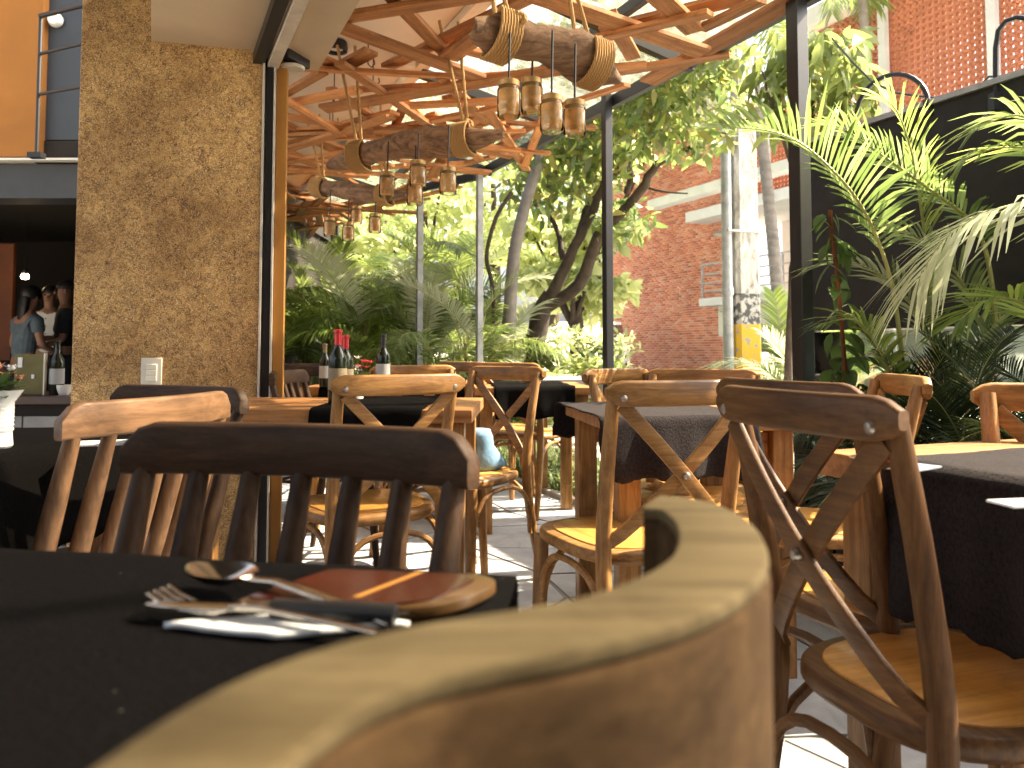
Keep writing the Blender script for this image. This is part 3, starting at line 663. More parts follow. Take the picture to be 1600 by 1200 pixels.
for px, v in ((1381, 11.85), (1553, 11.85), (1196, 14.1)):
    p = atv(px, 100, v); p.z = 0; lp = RUV.transposed() @ (p-bd.location)
    m = MB(); m.box((lp.x, lp.y, 6.2), (.12, .14, 3.0)); m.build('column', M['slab'], bd, smooth=False)
# ------------------------------------------------------------------ black board fence with glass below
PV = 3.6
fb = empty('black_board_fence', uv(1.9, PV, 0), A, 'tall black board on posts behind the palms with a glass strip below', 'fence')
def fbx(nm, u0, u1, v0, v1, z0, z1, mat, par=None, bevel=0):
    m = MB(); m.box((( v0+v1)/2-PV, (u0+u1)/2-1.9, (z0+z1)/2), (v1-v0, u1-u0, z1-z0)); return m.build(nm, M[mat], par or fb, smooth=False, bevel=bevel)
ul = 3.52
fbx('board', .2, ul, PV, PV+.05, 1.06, 2.20, 'blackpanel')
fbx('cap', .2, ul+.02, PV-.02, PV+.07, 2.202, 2.23, 'greymetal')
for k in range(4): 
    u1 = ul-.03-k*1.1
    fbx('post', u1-.03, u1+.03, PV+.055, PV+.1, 0, 2.20, 'blackmetal', bevel=.002)
fbx('base', .2, ul, PV, PV+.08, -.1, .32, 'whitewall')
for k in range(3): fbx('glass_pane', .28+k*1.08, 1.34+k*1.08, PV+.015, PV+.027, .33, 1.05, 'paneglass')
# gooseneck pipes on the board
def arch(pts, label, cone=True):
    o = empty('pipe_lamp', Vector(pts[0]), 0, label, 'wall lamp'); m = MB(); m.tube([Vector(p)-Vector(pts[0]) for p in pts], .013, 8); m.build('pipe', M['blackmetal'], o)
    m = MB(); m.box((0, 0, -.03), (.05, .05, .09)); m.build('bracket', M['blackmetal'], o, bevel=.003)
    return o
def arcpts(xa, ya, xb, yb, top, v, n=14):
    res = []
    for i in range(n+1):
        t_ = i/n; x = xa+(xb-xa)*(1-math.cos(PI*t_))/2; y = (ya+(yb-ya)*t_)*1.0 - (min(ya, yb)-top+ (0))*math.sin(PI*t_)
        res.append(atv(x, y, v))
    return res
arch(arcpts(1450, 160, 1338, 185, 104, PV), 'black pipe bent in a half circle over the left part of the black board')
P = [atv(1556, y, PV) for y in (150, 110, 75)] + [atv(x, y, PV) for x, y in ((1560, 48), (1572, 33), (1590, 27), (1615, 30), (1632, 48))]
arch(P, 'black pipe bent over the right part of the black board')
m = MB(); m.tube([atv(x, y, PV+.02) for x, y in ((1300, 60), (1330, 95), (1365, 130), (1400, 145), (1450, 152), (1490, 155), (1515, 150), (1545, 120), (1600, 118), (1700, 112))], .006, 6)
tag(m.build('power_cable', M['blackplastic']), 'thin black cable sagging along the top of the black board', 'cable')
# ------------------------------------------------------------------ concrete pole, pipe, ringed palm
pp = at(1162, 600, 8.6); pp.z = -.05
po = empty('concrete_pole', pp, R(18), 'weathered concrete street pole with peeling yellow paint near its foot', 'pole')
m = MB(); m.ring([[(x*k, y*k, z) for x, y in ((-.15, -.10), (-.11, -.14), (.11, -.14), (.15, -.10), (.15, .10), (.11, .14), (-.11, .14), (-.15, .10))] for z, k in ((0, 1.12), (2, 1.02), (4, .93), (7, .8))]); m.build('shaft', M['pole'], po, ang=20)
m = MB(); m.ring([[(x*k, y*k, z) for x, y in ((-.27, -.155), (.165, -.155), (.165, .155), (-.27, .155))] for z, k in ((2.30, 1), (2.325, 1))]); m.build('strap', M['greymetal'], po)
p2 = at(1139, 600, 8.45); p2.z = 0
pi_ = empty('drain_pipe', p2, 0, 'grey metal conduit pipe standing against the concrete pole', 'pipe')
m = MB(); m.lathe([(.058, 0), (.056, 7)], (0, 0, 0), 14); m.build('pipe', M['greymetal'], pi_)
m = MB(); m.lathe([(.066, 1.55), (.068, 1.56), (.068, 1.62), (.062, 1.64)], (0, 0, 0), 14); m.build('coupling', M['greymetal'], pi_)
# ------------------------------------------------------------------ FRONDS
def frond_data(path, n, ll, start=.22, up=(0, 0, 1), vang=.35, droop=.5, wdt=.014, seed=0, fwd=.55):
    """leaflets along a rachis path; returns arrays (V, F quads)"""
    rnd = random.Random(seed); P = [Vector(p) for p in path]
    cl = [0]
    for i in range(1, len(P)): cl.append(cl[-1]+(P[i]-P[i-1]).length)
    L = cl[-1]
    def ev(s):
        d = s*L
        for i in range(1, len(P)):
            if d <= cl[i] or i == len(P)-1:
                t = (d-cl[i-1])/max(1e-6, cl[i]-cl[i-1]); return P[i-1].lerp(P[i], t), (P[i]-P[i-1]).normalized()
    V = []; Fq = []
    for k in range(n):
        s = start+(1-start)*(k+.5)/n; p, T = ev(min(1, s))
        Nn = Vector(up)-T*T.dot(Vector(up)); Nn.normalize(); Sd = T.cross(Nn)
        env = math.sin(PI*(.12+.80*(k/n)))**.6
        for sg in (-1, 1):
            l = ll*env*rnd.uniform(.85, 1.1); f = fwd+.45*(k/n)+rnd.uniform(-.08, .08)
            D = (T*f + Sd*sg*(1-.3*k/n) + Nn*(vang+rnd.uniform(-.12, .12))).normalized()
            W = D.cross(Nn).normalized()*wdt*rnd.uniform(.8, 1.15)
            base = p + Sd*sg*.004; b = len(V); dr = droop*rnd.uniform(.6, 1.4)
            for j, (q, ww) in enumerate(((0, .45), (.3, 1), (.65, .8), (1, .06))):
                c = base + D*l*q + Vector((0, 0, -1))*l*dr*q*q*.6
                V.append(c-W*ww); V.append(c+W*ww)
                if j: Fq.append((b+2*j-2, b+2*j-1, b+2*j+1, b+2*j))
    return V, Fq
def frond_mesh(name, mat, path, n, ll, rad=.007, **kw):
    V, Fq = frond_data(path, n, ll, **kw)
    m = MB(); m.add(V, Fq); nleaf = len(Fq)
    r = MB(); k = len(path); r.tube(path, [rad*(1.6-1.35*i/(k-1)) for i in range(k)], 6)
    m.add(r.v, r.f)
    me = bpy.data.meshes.new(name); me.from_pydata(m.v, [], m.f); me.materials.append(mat); me.materials.append(M['rachis'])
    me.polygons.foreach_set('material_index', [0]*nleaf+[1]*(len(m.f)-nleaf)); me.update()
    return me
def arch_path(L, a0, a1, n=12, side=0):
    p = Vector((0, 0, 0)); res = [p.copy()]
    for i in range(n):
        a = R(a0+(a1-a0)*((i+.5)/n)**1.2); p = p+Vector((math.sin(a), side*(i/n)**2*.3, math.cos(a)))*L/n; res.append(p.copy())
    return res
FR = {}
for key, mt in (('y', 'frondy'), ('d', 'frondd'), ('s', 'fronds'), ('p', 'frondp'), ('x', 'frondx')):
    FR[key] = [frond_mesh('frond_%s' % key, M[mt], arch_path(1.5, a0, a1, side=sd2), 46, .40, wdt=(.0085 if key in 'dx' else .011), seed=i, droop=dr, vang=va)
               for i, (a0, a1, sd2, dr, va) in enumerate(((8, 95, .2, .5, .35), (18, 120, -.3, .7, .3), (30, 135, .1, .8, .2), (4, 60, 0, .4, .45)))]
def palm(name, loc, H, nf, keys, label, seed, canes=4, fs=1.0, spread=.18, cat='palm', group=None, lean=1.0, amax=1.0):
    random.seed(seed); root = empty(name, loc, random.uniform(0, 6), label, cat, group)
    tops = []
    for c in range(canes):
        a = random.uniform(0, 2*PI); r = spread*random.uniform(.2, 1); h = H*random.uniform(.35, 1)
        b = Vector((r*math.cos(a), r*math.sin(a), 0)); tp = Vector((b.x*2*lean, b.y*2*lean, h))
        m = MB(); m.tube([b, b.lerp(tp, .5)+Vector((0, 0, .02)), tp], [.022, .018, .013], 7); m.build('cane', M['cane'], root); tops.append((tp, a))
    for i in range(nf):
        tp, a = random.choice(tops); q = random.random()
        o = inst('frond', random.choice(FR[random.choice(keys)]), root, tp - Vector((0, 0, random.uniform(0, .25)*H)), (random.uniform(-.15, .15), random.uniform(-.25, .35)*amax, random.uniform(0, 2*PI)), fs*random.uniform(.65, 1.1))
    return root
# palm thicket at the end of the terrace
ords = ['first', 'second', 'third', 'fourth', 'fifth', 'sixth', 'seventh', 'eighth', 'ninth', 'tenth', 'eleventh', 'twelfth']
spots = [(446, 8.6, 1.5), (480, 10.2, 1.9), (505, 8.8, 1.15), (545, 9.6, 1.7), (585, 8.4, 1.3), (610, 9.9, 1.8), (655, 8.9, 1.55), (690, 8.2, 1.6), (722, 9.4, 1.9), (455, 12.2, 2.1), (745, 7.8, 1.2)]
sp_sorted = sorted(range(len(spots)), key=lambda i: spots[i][0])
for n_, i in enumerate(sp_sorted):
    px, d, h = spots[i]; p = at(px, 600, d); p.z = -.05
    keys = 'yys' if px < 560 else ('yydsp' if px < 700 else 'ydp')
    palm('areca_palm', p, h, 17, keys, 'feathery green palm in the thicket beyond the terrace, %s of eleven from the ochre jamb' % ords[n_], 20+i, 5, 1.0, .2, group='palms in the thicket beyond the terrace')
# palms right of the pole (outside, sunny)
for k, (px, d, h, lb) in enumerate(((1215, 9.5, .35, 'low sunlit palm at the foot of the ringed trunk'), (1240, 7.8, .1, 'low sunlit palm between the yellow pole and the black board'))):
    p = at(px, 600, d); p.z = -.05; palm('garden_palm', p, h, 14, 'psy', lb, 60+k, 3, .95)
# ringed palm trunk with crown above
tp = at(1228, 600, 12.5); tp.z = -.05
rp = empty('ringed_palm', tp, 0, 'tall palm with a pale ringed trunk beside the street pole', 'palm')
m = MB(); prof = []
z = 0
while z < 6.4:
    r_ = .115-.006*z; prof += [(r_*1.1, z), (r_, z+.02), (r_*.97, z+.12)]; z += .14
m.lathe(prof, (0, 0, 0), 16)
m.v = [(x-.04*zz-.012*zz*zz*.6, y, zz) for x, y, zz in m.v]; m.build('trunk', M['palebark'], rp)
topc = Vector((-.04*6.4-.0072*41, 0, 6.4))
for i in range(14): inst('frond', FR['ydsy'[i % 4]][i % 3], rp, topc, (random.uniform(-.2, .2), random.uniform(0, .6), i*.9), 1.7)
tp = atv(1345, 20, 10.5); tz = tp.z; tp.z = 0
rp = empty('tall_palm', tp, 0, 'palm crown hanging in front of the perforated block screen', 'palm')
m = MB(); m.tube([(1.0, 1.2, 0), (.6, .8, 3), (0, 0, tz+.9)], [.12, .1, .07], 12); m.build('trunk', M['palebark'], rp)
for i in range(12): inst('frond', FR['ydd'[i % 3]][(i+1) % 3], rp, (0, 0, tz+.9), (random.uniform(-.2, .2), random.uniform(.1, .7), i*1.1), 1.15)
# big fronds in front of the black board (own shapes)
def px_path(pts, d0, d1):
    n = len(pts); return [at(x, y, d0+(d1-d0)*i/(n-1)) for i, (x, y) in enumerate(pts)]
def smooth_path(P, k=4):
    res = []
    for i in range(len(P)-1):
        a = P[max(0, i-1)]; b = P[i]; c = P[i+1]; d = P[min(len(P)-1, i+2)]
        for j in range(k):
            t_ = j/k; res.append(.5*((2*b)+(-a+c)*t_+(2*a-5*b+4*c-d)*t_*t_+(-a+3*b-3*c+d)*t_**3))
    res.append(P[-1]); return res
base = uv(2.05, 3.15, -.03)
pa = empty('front_palm', base, 0, 'tall arching palm in front of the black board, lit from behind', 'palm')
def own_frond(pts, d0, d1, mat, n, ll, seed, **kw):
    P = smooth_path([p-base for p in px_path(pts, d0, d1)])
    o = inst('frond', frond_mesh('front_frond', M[mat], P, n, ll, seed=seed, **kw), pa); return o
own_frond([(1420, 640), (1408, 540), (1393, 443), (1368, 366), (1340, 313), (1303, 268), (1250, 223), (1194, 203), (1128, 200)], 3.15, 3.0, 'fronds', 42, .34, 1, start=.42, droop=.35, vang=.5, wdt=.0085, rad=.0065, fwd=.5)
own_frond([(1560, 560), (1548, 430), (1523, 353), (1458, 300), (1409, 264), (1356, 227), (1315, 200), (1280, 196)], 3.2, 3.3, 'fronds', 46, .31, 2, start=.33, droop=.5, vang=.3, wdt=.0085, rad=.007)
own_frond([(1840, 600), (1830, 460), (1770, 365), (1690, 325), (1600, 318), (1530, 338), (1475, 375), (1432, 440)], 2.6, 2.6, 'frondp', 40, .40, 3, start=.34, droop=.8, vang=.1, wdt=.011, rad=.006)
own_frond([(1790, 560), (1760, 380), (1700, 280), (1640, 238), (1580, 230), (1530, 238), (1490, 262)], 3.0, 3.0, 'frondy', 34, .32, 4, start=.3, droop=.6, vang=.2, wdt=.010, rad=.006)
own_frond([(1480, 690), (1462, 560), (1452, 430), (1440, 330), (1425, 240), (1402, 175), (1375, 150)], 3.35, 3.4, 'frondy', 36, .30, 5, start=.4, droop=.4, vang=.3, wdt=.011)
own_frond([(1700, 700), (1690, 600), (1650, 520), (1590, 470), (1540, 470), (1500, 500)], 2.9, 2.8, 'frondy', 34, .30, 6, start=.3, droop=.5, vang=.3, wdt=.011)
own_frond([(1500, 720), (1480, 600), (1440, 500), (1390, 440), (1330, 410), (1280, 415)], 3.3, 3.35, 'frondd', 40, .30, 7, start=.3, droop=.4, vang=.2, wdt=.009)
own_frond([(1560, 720), (1550, 600), (1530, 500), (1490, 420), (1440, 375), (1380, 350)], 3.3, 3.4, 'frondd', 40, .32, 8, start=.3, droop=.5, vang=.2, wdt=.009)
own_frond([(1460, 720), (1500, 600), (1545, 520), (1590, 480), (1640, 470)], 3.2, 3.2, 'frondd', 40, .32, 9, start=.25, droop=.5, vang=.25, wdt=.009)
own_frond([(1420, 720), (1400, 620), (1372, 540), (1335, 500), (1290, 505)], 3.1, 3.1, 'frondy', 36, .24, 10, start=.3, droop=.6, vang=.25, wdt=.008)
own_frond([(1760, 500), (1720, 330), (1660, 220), (1590, 180), (1530, 200)], 2.8, 2.9, 'frondd', 38, .34, 11, start=.3, droop=.6, vang=.2, wdt=.009)
random.seed(9)
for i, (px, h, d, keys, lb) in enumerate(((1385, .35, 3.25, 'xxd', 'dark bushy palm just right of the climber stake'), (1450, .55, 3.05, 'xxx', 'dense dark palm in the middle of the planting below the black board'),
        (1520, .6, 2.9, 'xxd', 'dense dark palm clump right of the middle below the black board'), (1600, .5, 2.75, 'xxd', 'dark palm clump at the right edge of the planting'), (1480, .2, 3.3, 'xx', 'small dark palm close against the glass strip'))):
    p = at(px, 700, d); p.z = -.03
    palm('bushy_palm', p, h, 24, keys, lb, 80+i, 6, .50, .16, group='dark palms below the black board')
# climber on a stake
cb = at(1322, 640, 3.25); cb.z = -.03
cl_ = empty('climbing_plant', cb, 0, 'leafy climber growing up a thin brown stake beside the black post', 'plant')
m = MB(); st = smooth_path([at(x, y, 3.25)-cb for x, y in ((1328, 720), (1322, 600), (1316, 520), (1308, 430), (1300, 365), (1297, 328))]); m.tube(st, [.012]*6+[.009]*(len(st)-6), 7); m.build('stake', wood('stake wood', (.12, .04, .015), (.25, .09, .035), 'z', .8), cl_)
def leaf_me(name, mat, L=1, W=.4, fold=.12, bend=.25):
    V = []; prof = ((0, .06), (.18, .75), (.42, 1), (.68, .75), (.88, .33), (1, .02))
    for s, ww in prof:
        z = -bend*s*s*L
        V += [(s*L, -W/2*ww, z+fold*ww*W), (s*L, 0, z), (s*L, W/2*ww, z+fold*ww*W)]
    Fq = []
    for i in range(len(prof)-1): Fq += [(i*3, i*3+1, i*3+4, i*3+3), (i*3+1, i*3+2, i*3+5, i*3+4)]
    me = bpy.data.meshes.new(name); me.from_pydata(V, [], Fq); me.materials.append(mat); me.shade_smooth(); me.update(); return me
lfc = leaf_me('climber_leaf', M['leafc'], 1, .5)
for i in range(64):
    q = random.uniform(.05, .97) if i < 44 else random.uniform(.1, .45); p = st[int(q*(len(st)-1))]
    inst('leaf', lfc, cl_, p+Vector((random.uniform(-.05, .05), random.uniform(-.05, .05), 0))*(1.6-q), (random.uniform(-.5, .5), random.uniform(.2, 1.2), random.uniform(0, 6.3)), random.uniform(.07, .15))
# ------------------------------------------------------------------ TREES
def leaf_cloud(C, size, mat, name, rs, ratio=.38, down=.5):
    rng = np.random.default_rng(rs); n = len(C)
    L = size*rng.uniform(.6, 1.25, n)
    yaw = rng.uniform(0, 2*np.pi, n); pit = rng.normal(-down, .5, n)
    D = np.stack([np.cos(yaw)*np.cos(pit), np.sin(yaw)*np.cos(pit), np.sin(pit)], 1)
    Rn = rng.normal(size=(n, 3)); Wd = np.cross(D, Rn); Wd /= np.linalg.norm(Wd, axis=1)[:, None]
    Nn = np.cross(D, Wd)
    prof = [(0, .05, 0), (.35, 1, .06), (.7, .75, .02), (1, .03, -.12)]
    V = []
    for s, ww, zz in prof:
        c = C + D*(s*L)[:, None] + Nn*(zz*L)[:, None]; W = Wd*(ww*ratio*L/2)[:, None]
        V += [c-W, c+W]
    V = np.stack(V, 1).reshape(-1, 3)
    f = np.array([(0, 1, 3, 2), (2, 3, 5, 4), (4, 5, 7, 6)]); Fq = (f[None]+(np.arange(n)*8)[:, None, None]).reshape(-1, 4)
    return np_mesh(name, V, Fq, mat)
def blob_points(centers, n, rs):
    rng = np.random.default_rng(rs); out = []
    wts = np.array([c[3]**2 for c in centers]); wts = wts/wts.sum()
    for c, wq in zip(centers, wts):
        k = int(n*wq); d = rng.normal(size=(k, 3)); d /= np.linalg.norm(d, axis=1)[:, None]; r = c[3]*rng.uniform(.25, 1, k)**.5
        q = d*r[:, None]; q[:, 2] *= .65; out.append(q+np.array(c[:3]))
    return np.concatenate(out)
# branching tree
tb = at(840, 600, 8.5); tb.z = -.05
tr = empty('branching_tree', tb, 0, 'broad leaved tree with dark forked trunk and long branches reaching right', 'tree')
def br(name, pts, d0, d1, r0, r1, par=tr, base=tb):
    P = smooth_path([at(x, y, d0+(d1-d0)*i/(len(pts)-1))-base for i, (x, y) in enumerate(pts)], 3)
    r0 *= .64; r1 *= .7; n = len(P); rnd = random.Random(len(pts)*7+int(pts[0][0]))
    m = MB(); m.tube([p+Vector((rnd.uniform(-1, 1), rnd.uniform(-1, 1), 0))*.012 for p in P], [(r0+(r1-r0)*i/(n-1))*rnd.uniform(.92, 1.08) for i in range(n)], 12); return m.build(name, M['bark'], par)
br('trunk', ((835, 690), (836, 600), (838, 530), (845, 490), (862, 462)), 8.5, 8.5, .19, .15)
for pts, d1, r0, r1 in ((((850, 480), (880, 425), (905, 370), (928, 325), (948, 285), (985, 250), (1030, 205), (1060, 165)), 7.8, .11, .035),
                        (((856, 478), (905, 445), (925, 390), (940, 360), (968, 335), (1000, 300), (1020, 265), (1045, 245), (1090, 228), (1135, 205), (1180, 180)), 7.2, .12, .03),
                        (((905, 375), (915, 330), (945, 290), (955, 240), (975, 215), (990, 180)), 8.3, .075, .02),
                        (((978, 300), (985, 270), (965, 235), (940, 200), (925, 160)), 7.6, .06, .02),
                        (((880, 405), (870, 360), (855, 325), (870, 290)), 8.8, .06, .015),
                        (((1005, 292), (1040, 300), (1075, 302)), 7.4, .025, .01),
                        (((1000, 240), (1020, 215), (1080, 170), (1130, 120)), 7.0, .05, .015),
                        (((955, 262), (910, 250), (880, 240), (850, 245)), 8.5, .03, .01)):
    br('branch', pts, 8.5, d1, r0, r1)
def crown_px(spec):      # (px, py, d, radius)
    return [tuple(at(x, y, d)) + (r,) for x, y, d, r in spec]
cs = crown_px([(1000, 120, 7.0, .75), (1075, 150, 6.8, .7), (1085, 215, 7.1, .35), (980, 170, 7.4, .7), (1050, 90, 6.6, .7), (900, 240, 8.2, .7), (860, 290, 8.6, .6), (945, 210, 7.8, .6),
               (975, 345, 8.0, .35), (1085, 95, 6.6, .45), (870, 205, 8.4, .6)])
C = blob_points(cs, 3600, 3)-np.array(tb)
inst('crown', leaf_cloud(C, .17, M['leafa'], 'crown', 5, .34, .6), tr)
# leaning tree
tb2 = at(790, 600, 8.0); tb2.z = -.05
t2 = empty('leaning_tree', tb2, 0, 'slim tree with one smooth grey trunk leaning right under the roof edge', 'tree')
P = smooth_path([at(x, y, 8.0)-tb2 for x, y in ((786, 700), (790, 570), (797, 480), (803, 400), (818, 330), (838, 265), (862, 205), (890, 140), (915, 80))], 3)
m = MB(); m.tube(P, [.078-.03*i/(len(P)-1) for i in range(len(P))], 12); m.build('trunk', M['palebark'], t2)
C = blob_points(crown_px([(900, 110, 8.2, .9), (850, 150, 8.8, .8), (960, 60, 7.8, .9), (830, 215, 9, .5)]), 1500, 8)-np.array(tb2)
inst('crown', leaf_cloud(C, .17, M['leafa'], 'crown', 6, .34), t2)
# thin bare stem near the grey post
m = MB(); sx = at(760, 600, 7.9); sx.z = -.05
m.tube(smooth_path([at(x, y, 7.9)-sx for x, y in ((752, 640), (765, 560), (772, 500), (768, 440), (760, 400), (775, 340), (800, 300))], 3), .022, 7); o = m.build('sapling', M['bark']); o.location = sx
tag(o, 'thin bare sapling stem between the grey post and the leaning trunk', 'sapling')
# near leafy tree behind the post (large leaves)
tb3 = uv(6.2, 5.0, 0); tb3.z = -.05
t3 = empty('large_leaf_tree', tb3, 0, 'tree with big glossy yellow green leaves between the street pole and the black post', 'tree')
br('trunk', ((1230, 700), (1232, 560), (1240, 420), (1262, 320), (1275, 220)), 6.6, 6.2, .06, .035, t3, tb3)
for pts in (((1262, 320), (1230, 240), (1205, 160), (1190, 110)), ((1270, 260), (1300, 190), (1340, 140), (1362, 110)), ((1275, 220), (1270, 140), (1280, 70))):
    br('branch', pts, 6.3, 6.0, .03, .01, t3, tb3)
lf = [leaf_me('leaf', M['leafa'], .21, .075, .1, .3), leaf_me('leaf', M['leafa'], .17, .065, .15, .5)]
cs3 = crown_px([(1215, 120, 6.2, .2), (1240, 80, 6.3, .34), (1228, 190, 6.2, .2), (1290, 90, 6.0, .34), (1330, 120, 5.9, .26), (1260, 160, 6.2, .36), (1290, 200, 6.0, .24), (1345, 160, 5.9, .14), (1320, 65, 6.0, .2)])
C = blob_points(cs3, 470, 12)-np.array(tb3); random.seed(3)
order = np.argsort(-np.abs(C[:, 1])); 
for i, c in enumerate(C[:280]): inst('leaf', lf[i % 2], t3, tuple(c), (random.uniform(-.9, .9), random.uniform(.1, 1.3), random.uniform(0, 6.3)), random.uniform(.8, 1.35))
o = inst('foliage', leaf_cloud(C[280:], .19, M['leafa'], 'foliage', 7), t3); o['kind'] = 'stuff'
# background trees
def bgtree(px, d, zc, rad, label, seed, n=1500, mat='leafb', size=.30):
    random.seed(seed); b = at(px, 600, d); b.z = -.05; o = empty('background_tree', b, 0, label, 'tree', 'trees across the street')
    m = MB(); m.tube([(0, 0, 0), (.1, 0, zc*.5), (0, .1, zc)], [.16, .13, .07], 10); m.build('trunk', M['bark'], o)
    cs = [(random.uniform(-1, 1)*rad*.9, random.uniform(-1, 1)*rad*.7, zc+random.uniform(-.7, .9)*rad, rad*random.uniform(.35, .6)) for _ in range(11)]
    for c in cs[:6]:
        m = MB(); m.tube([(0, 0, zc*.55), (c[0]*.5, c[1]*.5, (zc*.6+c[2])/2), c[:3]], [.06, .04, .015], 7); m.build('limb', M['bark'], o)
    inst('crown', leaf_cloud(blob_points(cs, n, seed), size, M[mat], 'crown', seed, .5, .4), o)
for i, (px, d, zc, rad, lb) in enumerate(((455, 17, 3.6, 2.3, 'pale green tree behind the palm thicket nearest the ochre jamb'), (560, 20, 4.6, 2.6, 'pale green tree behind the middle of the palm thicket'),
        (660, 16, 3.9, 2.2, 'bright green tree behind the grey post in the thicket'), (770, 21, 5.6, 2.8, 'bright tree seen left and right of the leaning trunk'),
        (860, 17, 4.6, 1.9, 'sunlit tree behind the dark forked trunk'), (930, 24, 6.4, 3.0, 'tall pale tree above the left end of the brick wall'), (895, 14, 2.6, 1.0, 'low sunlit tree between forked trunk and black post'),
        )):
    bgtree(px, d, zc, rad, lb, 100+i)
# shrubs
def shrub(px, d, h, w_, label, seed, mat='leafa', n=900):
    random.seed(seed); b = at(px, 600, d); b.z = -.05; o = empty('shrub', b, 0, label, 'shrub', 'sunlit shrubs beyond the terrace')
    for k in range(4):
        a = random.uniform(0, 6.3); m = MB(); m.tube([(0, 0, 0), (math.cos(a)*w_*.4, math.sin(a)*w_*.4, h*.7)], [.015, .006], 6); m.build('stem', M['bark'], o)
    cs = [(random.uniform(-w_, w_), random.uniform(-w_, w_)*.6, h*random.uniform(.4, .85), w_*.5) for _ in range(7)]
    inst('foliage', leaf_cloud(blob_points(cs, n, seed), .12, M[mat], 'foliage', seed, .3, -.2), o)
for i, (px, d, h, w_, lb) in enumerate(((775, 7.2, .75, .35, 'small shrub at the foot of the leaning trunk'), (830, 7.6, .85, .45, 'shrub in front of the dark forked trunk'), (885, 8.2, 1.15, .5, 'sunlit shrub between the forked trunk and the black post'),
        (925, 9.5, 1.35, .6, 'taller sunlit shrub just left of the black post'), (985, 7.6, .95, .45, 'shrub just right of the black post below the brick wall'), (1080, 9.5, .5, .5, 'low shrub before the brick wall'), (860, 11, 1.2, .8, 'far shrub under the parked white car roof'))):
    shrub(px, d, h, w_, lb, 200+i, 'leafb' if i % 2 else 'leafa')
# ground cover along the terrace edge
rng = np.random.default_rng(2); n = 5200
uu = rng.uniform(2.6, 10.5, n); vv = 2.44+rng.gamma(1.6, .16, n); vv = np.minimum(vv, 3.5)
Cc = np.stack([UU.x*uu+VV.x*vv, UU.y*uu+VV.y*vv, np.full(n, -.03)], 1)
yaw = rng.uniform(0, 6.3, n); h = rng.uniform(.10, .34, n); lean = rng.uniform(.2, 1.0, n)
D = np.stack([np.cos(yaw)*lean, np.sin(yaw)*lean, np.ones(n)], 1)*h[:, None]; Wd = np.stack([-np.sin(yaw), np.cos(yaw), np.zeros(n)], 1)*.007
Dn = np.stack([np.cos(yaw), np.sin(yaw), -.6*np.ones(n)], 1)*(h*.35)[:, None]
V = np.stack([Cc-Wd, Cc+Wd, Cc+D*.6-Wd, Cc+D*.6+Wd, Cc+D*.85+Dn-Wd*.1, Cc+D*.85+Dn+Wd*.1], 1).reshape(-1, 3)
Fq = (np.array([(0, 1, 3, 2), (2, 3, 5, 4)])[None]+(np.arange(n)*6)[:, None, None]).reshape(-1, 4)
tag(inst('ground_cover', np_mesh('ground_cover', V, Fq, M['grass'])), 'grassy ground cover plants along the terrace edge', 'ground cover', kind='stuff')
# black slatted planter front
pl = empty('slatted_planter', uv(2.0, 2.36, 0), A, 'low black slatted planter wall behind the right hand tables', 'planter')
for k in range(22):
    m = MB(); m.box((0, -1.6+k*.13, .20), (.022, .118, .40)); m.build('slat', M['blackmetal'], pl, smooth=False, bevel=.002)
m = MB(); m.box((.02, -.23, .41), (.07, 2.9, .025)); m.build('cap', M['blackmetal'], pl, smooth=False)
# parked car
ca = at(905, 560, 17.5); ca.z = 0
car = empty('parked_car', ca, R(72), 'white parked car half hidden behind the shrubs', 'car')
prof = [(-2.1, .35), (-2.15, .75), (-1.95, .98), (-1.25, 1.08), (-.65, 1.58), (.9, 1.62), (1.65, 1.12), (2.1, 1.0), (2.15, .5), (2.05, .32)]
m = MB(); m.ring([[(x, y*k, z) for x, z in prof] for y, k in ((-.82, 1), (.82, 1))]); m.build('body', M['carpaint'], car, bevel=.06, ang=30)
for sg in (-1, 1):
    m = MB(); m.ring([[(x, y, z) for x, z in ((-1.1, 1.1), (-.62, 1.5), (.1, 1.53), (.1, 1.1))] for y in (.82*sg, .835*sg)]); m.build('window', M['carglass'], car)
    m = MB(); m.ring([[(x, y, z) for x, z in ((.18, 1.1), (.18, 1.53), (.85, 1.55), (1.45, 1.12))] for y in (.82*sg, .835*sg)]); m.build('window', M['carglass'], car)
    for x in (-1.35, 1.35):
        wm = MB(); wm.lathe([(.14, -.1), (.31, -.1), (.33, -.06), (.33, .06), (.31, .1), (.14, .1)], (x, .76*sg, .33), 20, Matrix.Rotation(R(90), 3, 'X')); wh = wm.build('wheel', M['rubber'], car)
        rm = MB(); rm.lathe([(.001, -.09), (.18, -.1), (.19, 0), (.18, .1), (.001, .09)], (x, .775*sg, .33), 14, Matrix.Rotation(R(90), 3, 'X')); rm.build('rim', M['metal'], wh)
    m = MB(); m.box((-2.1, .6*sg, .8), (.1, .3, .14)); m.build('headlight', M['white'], car, bevel=.02)

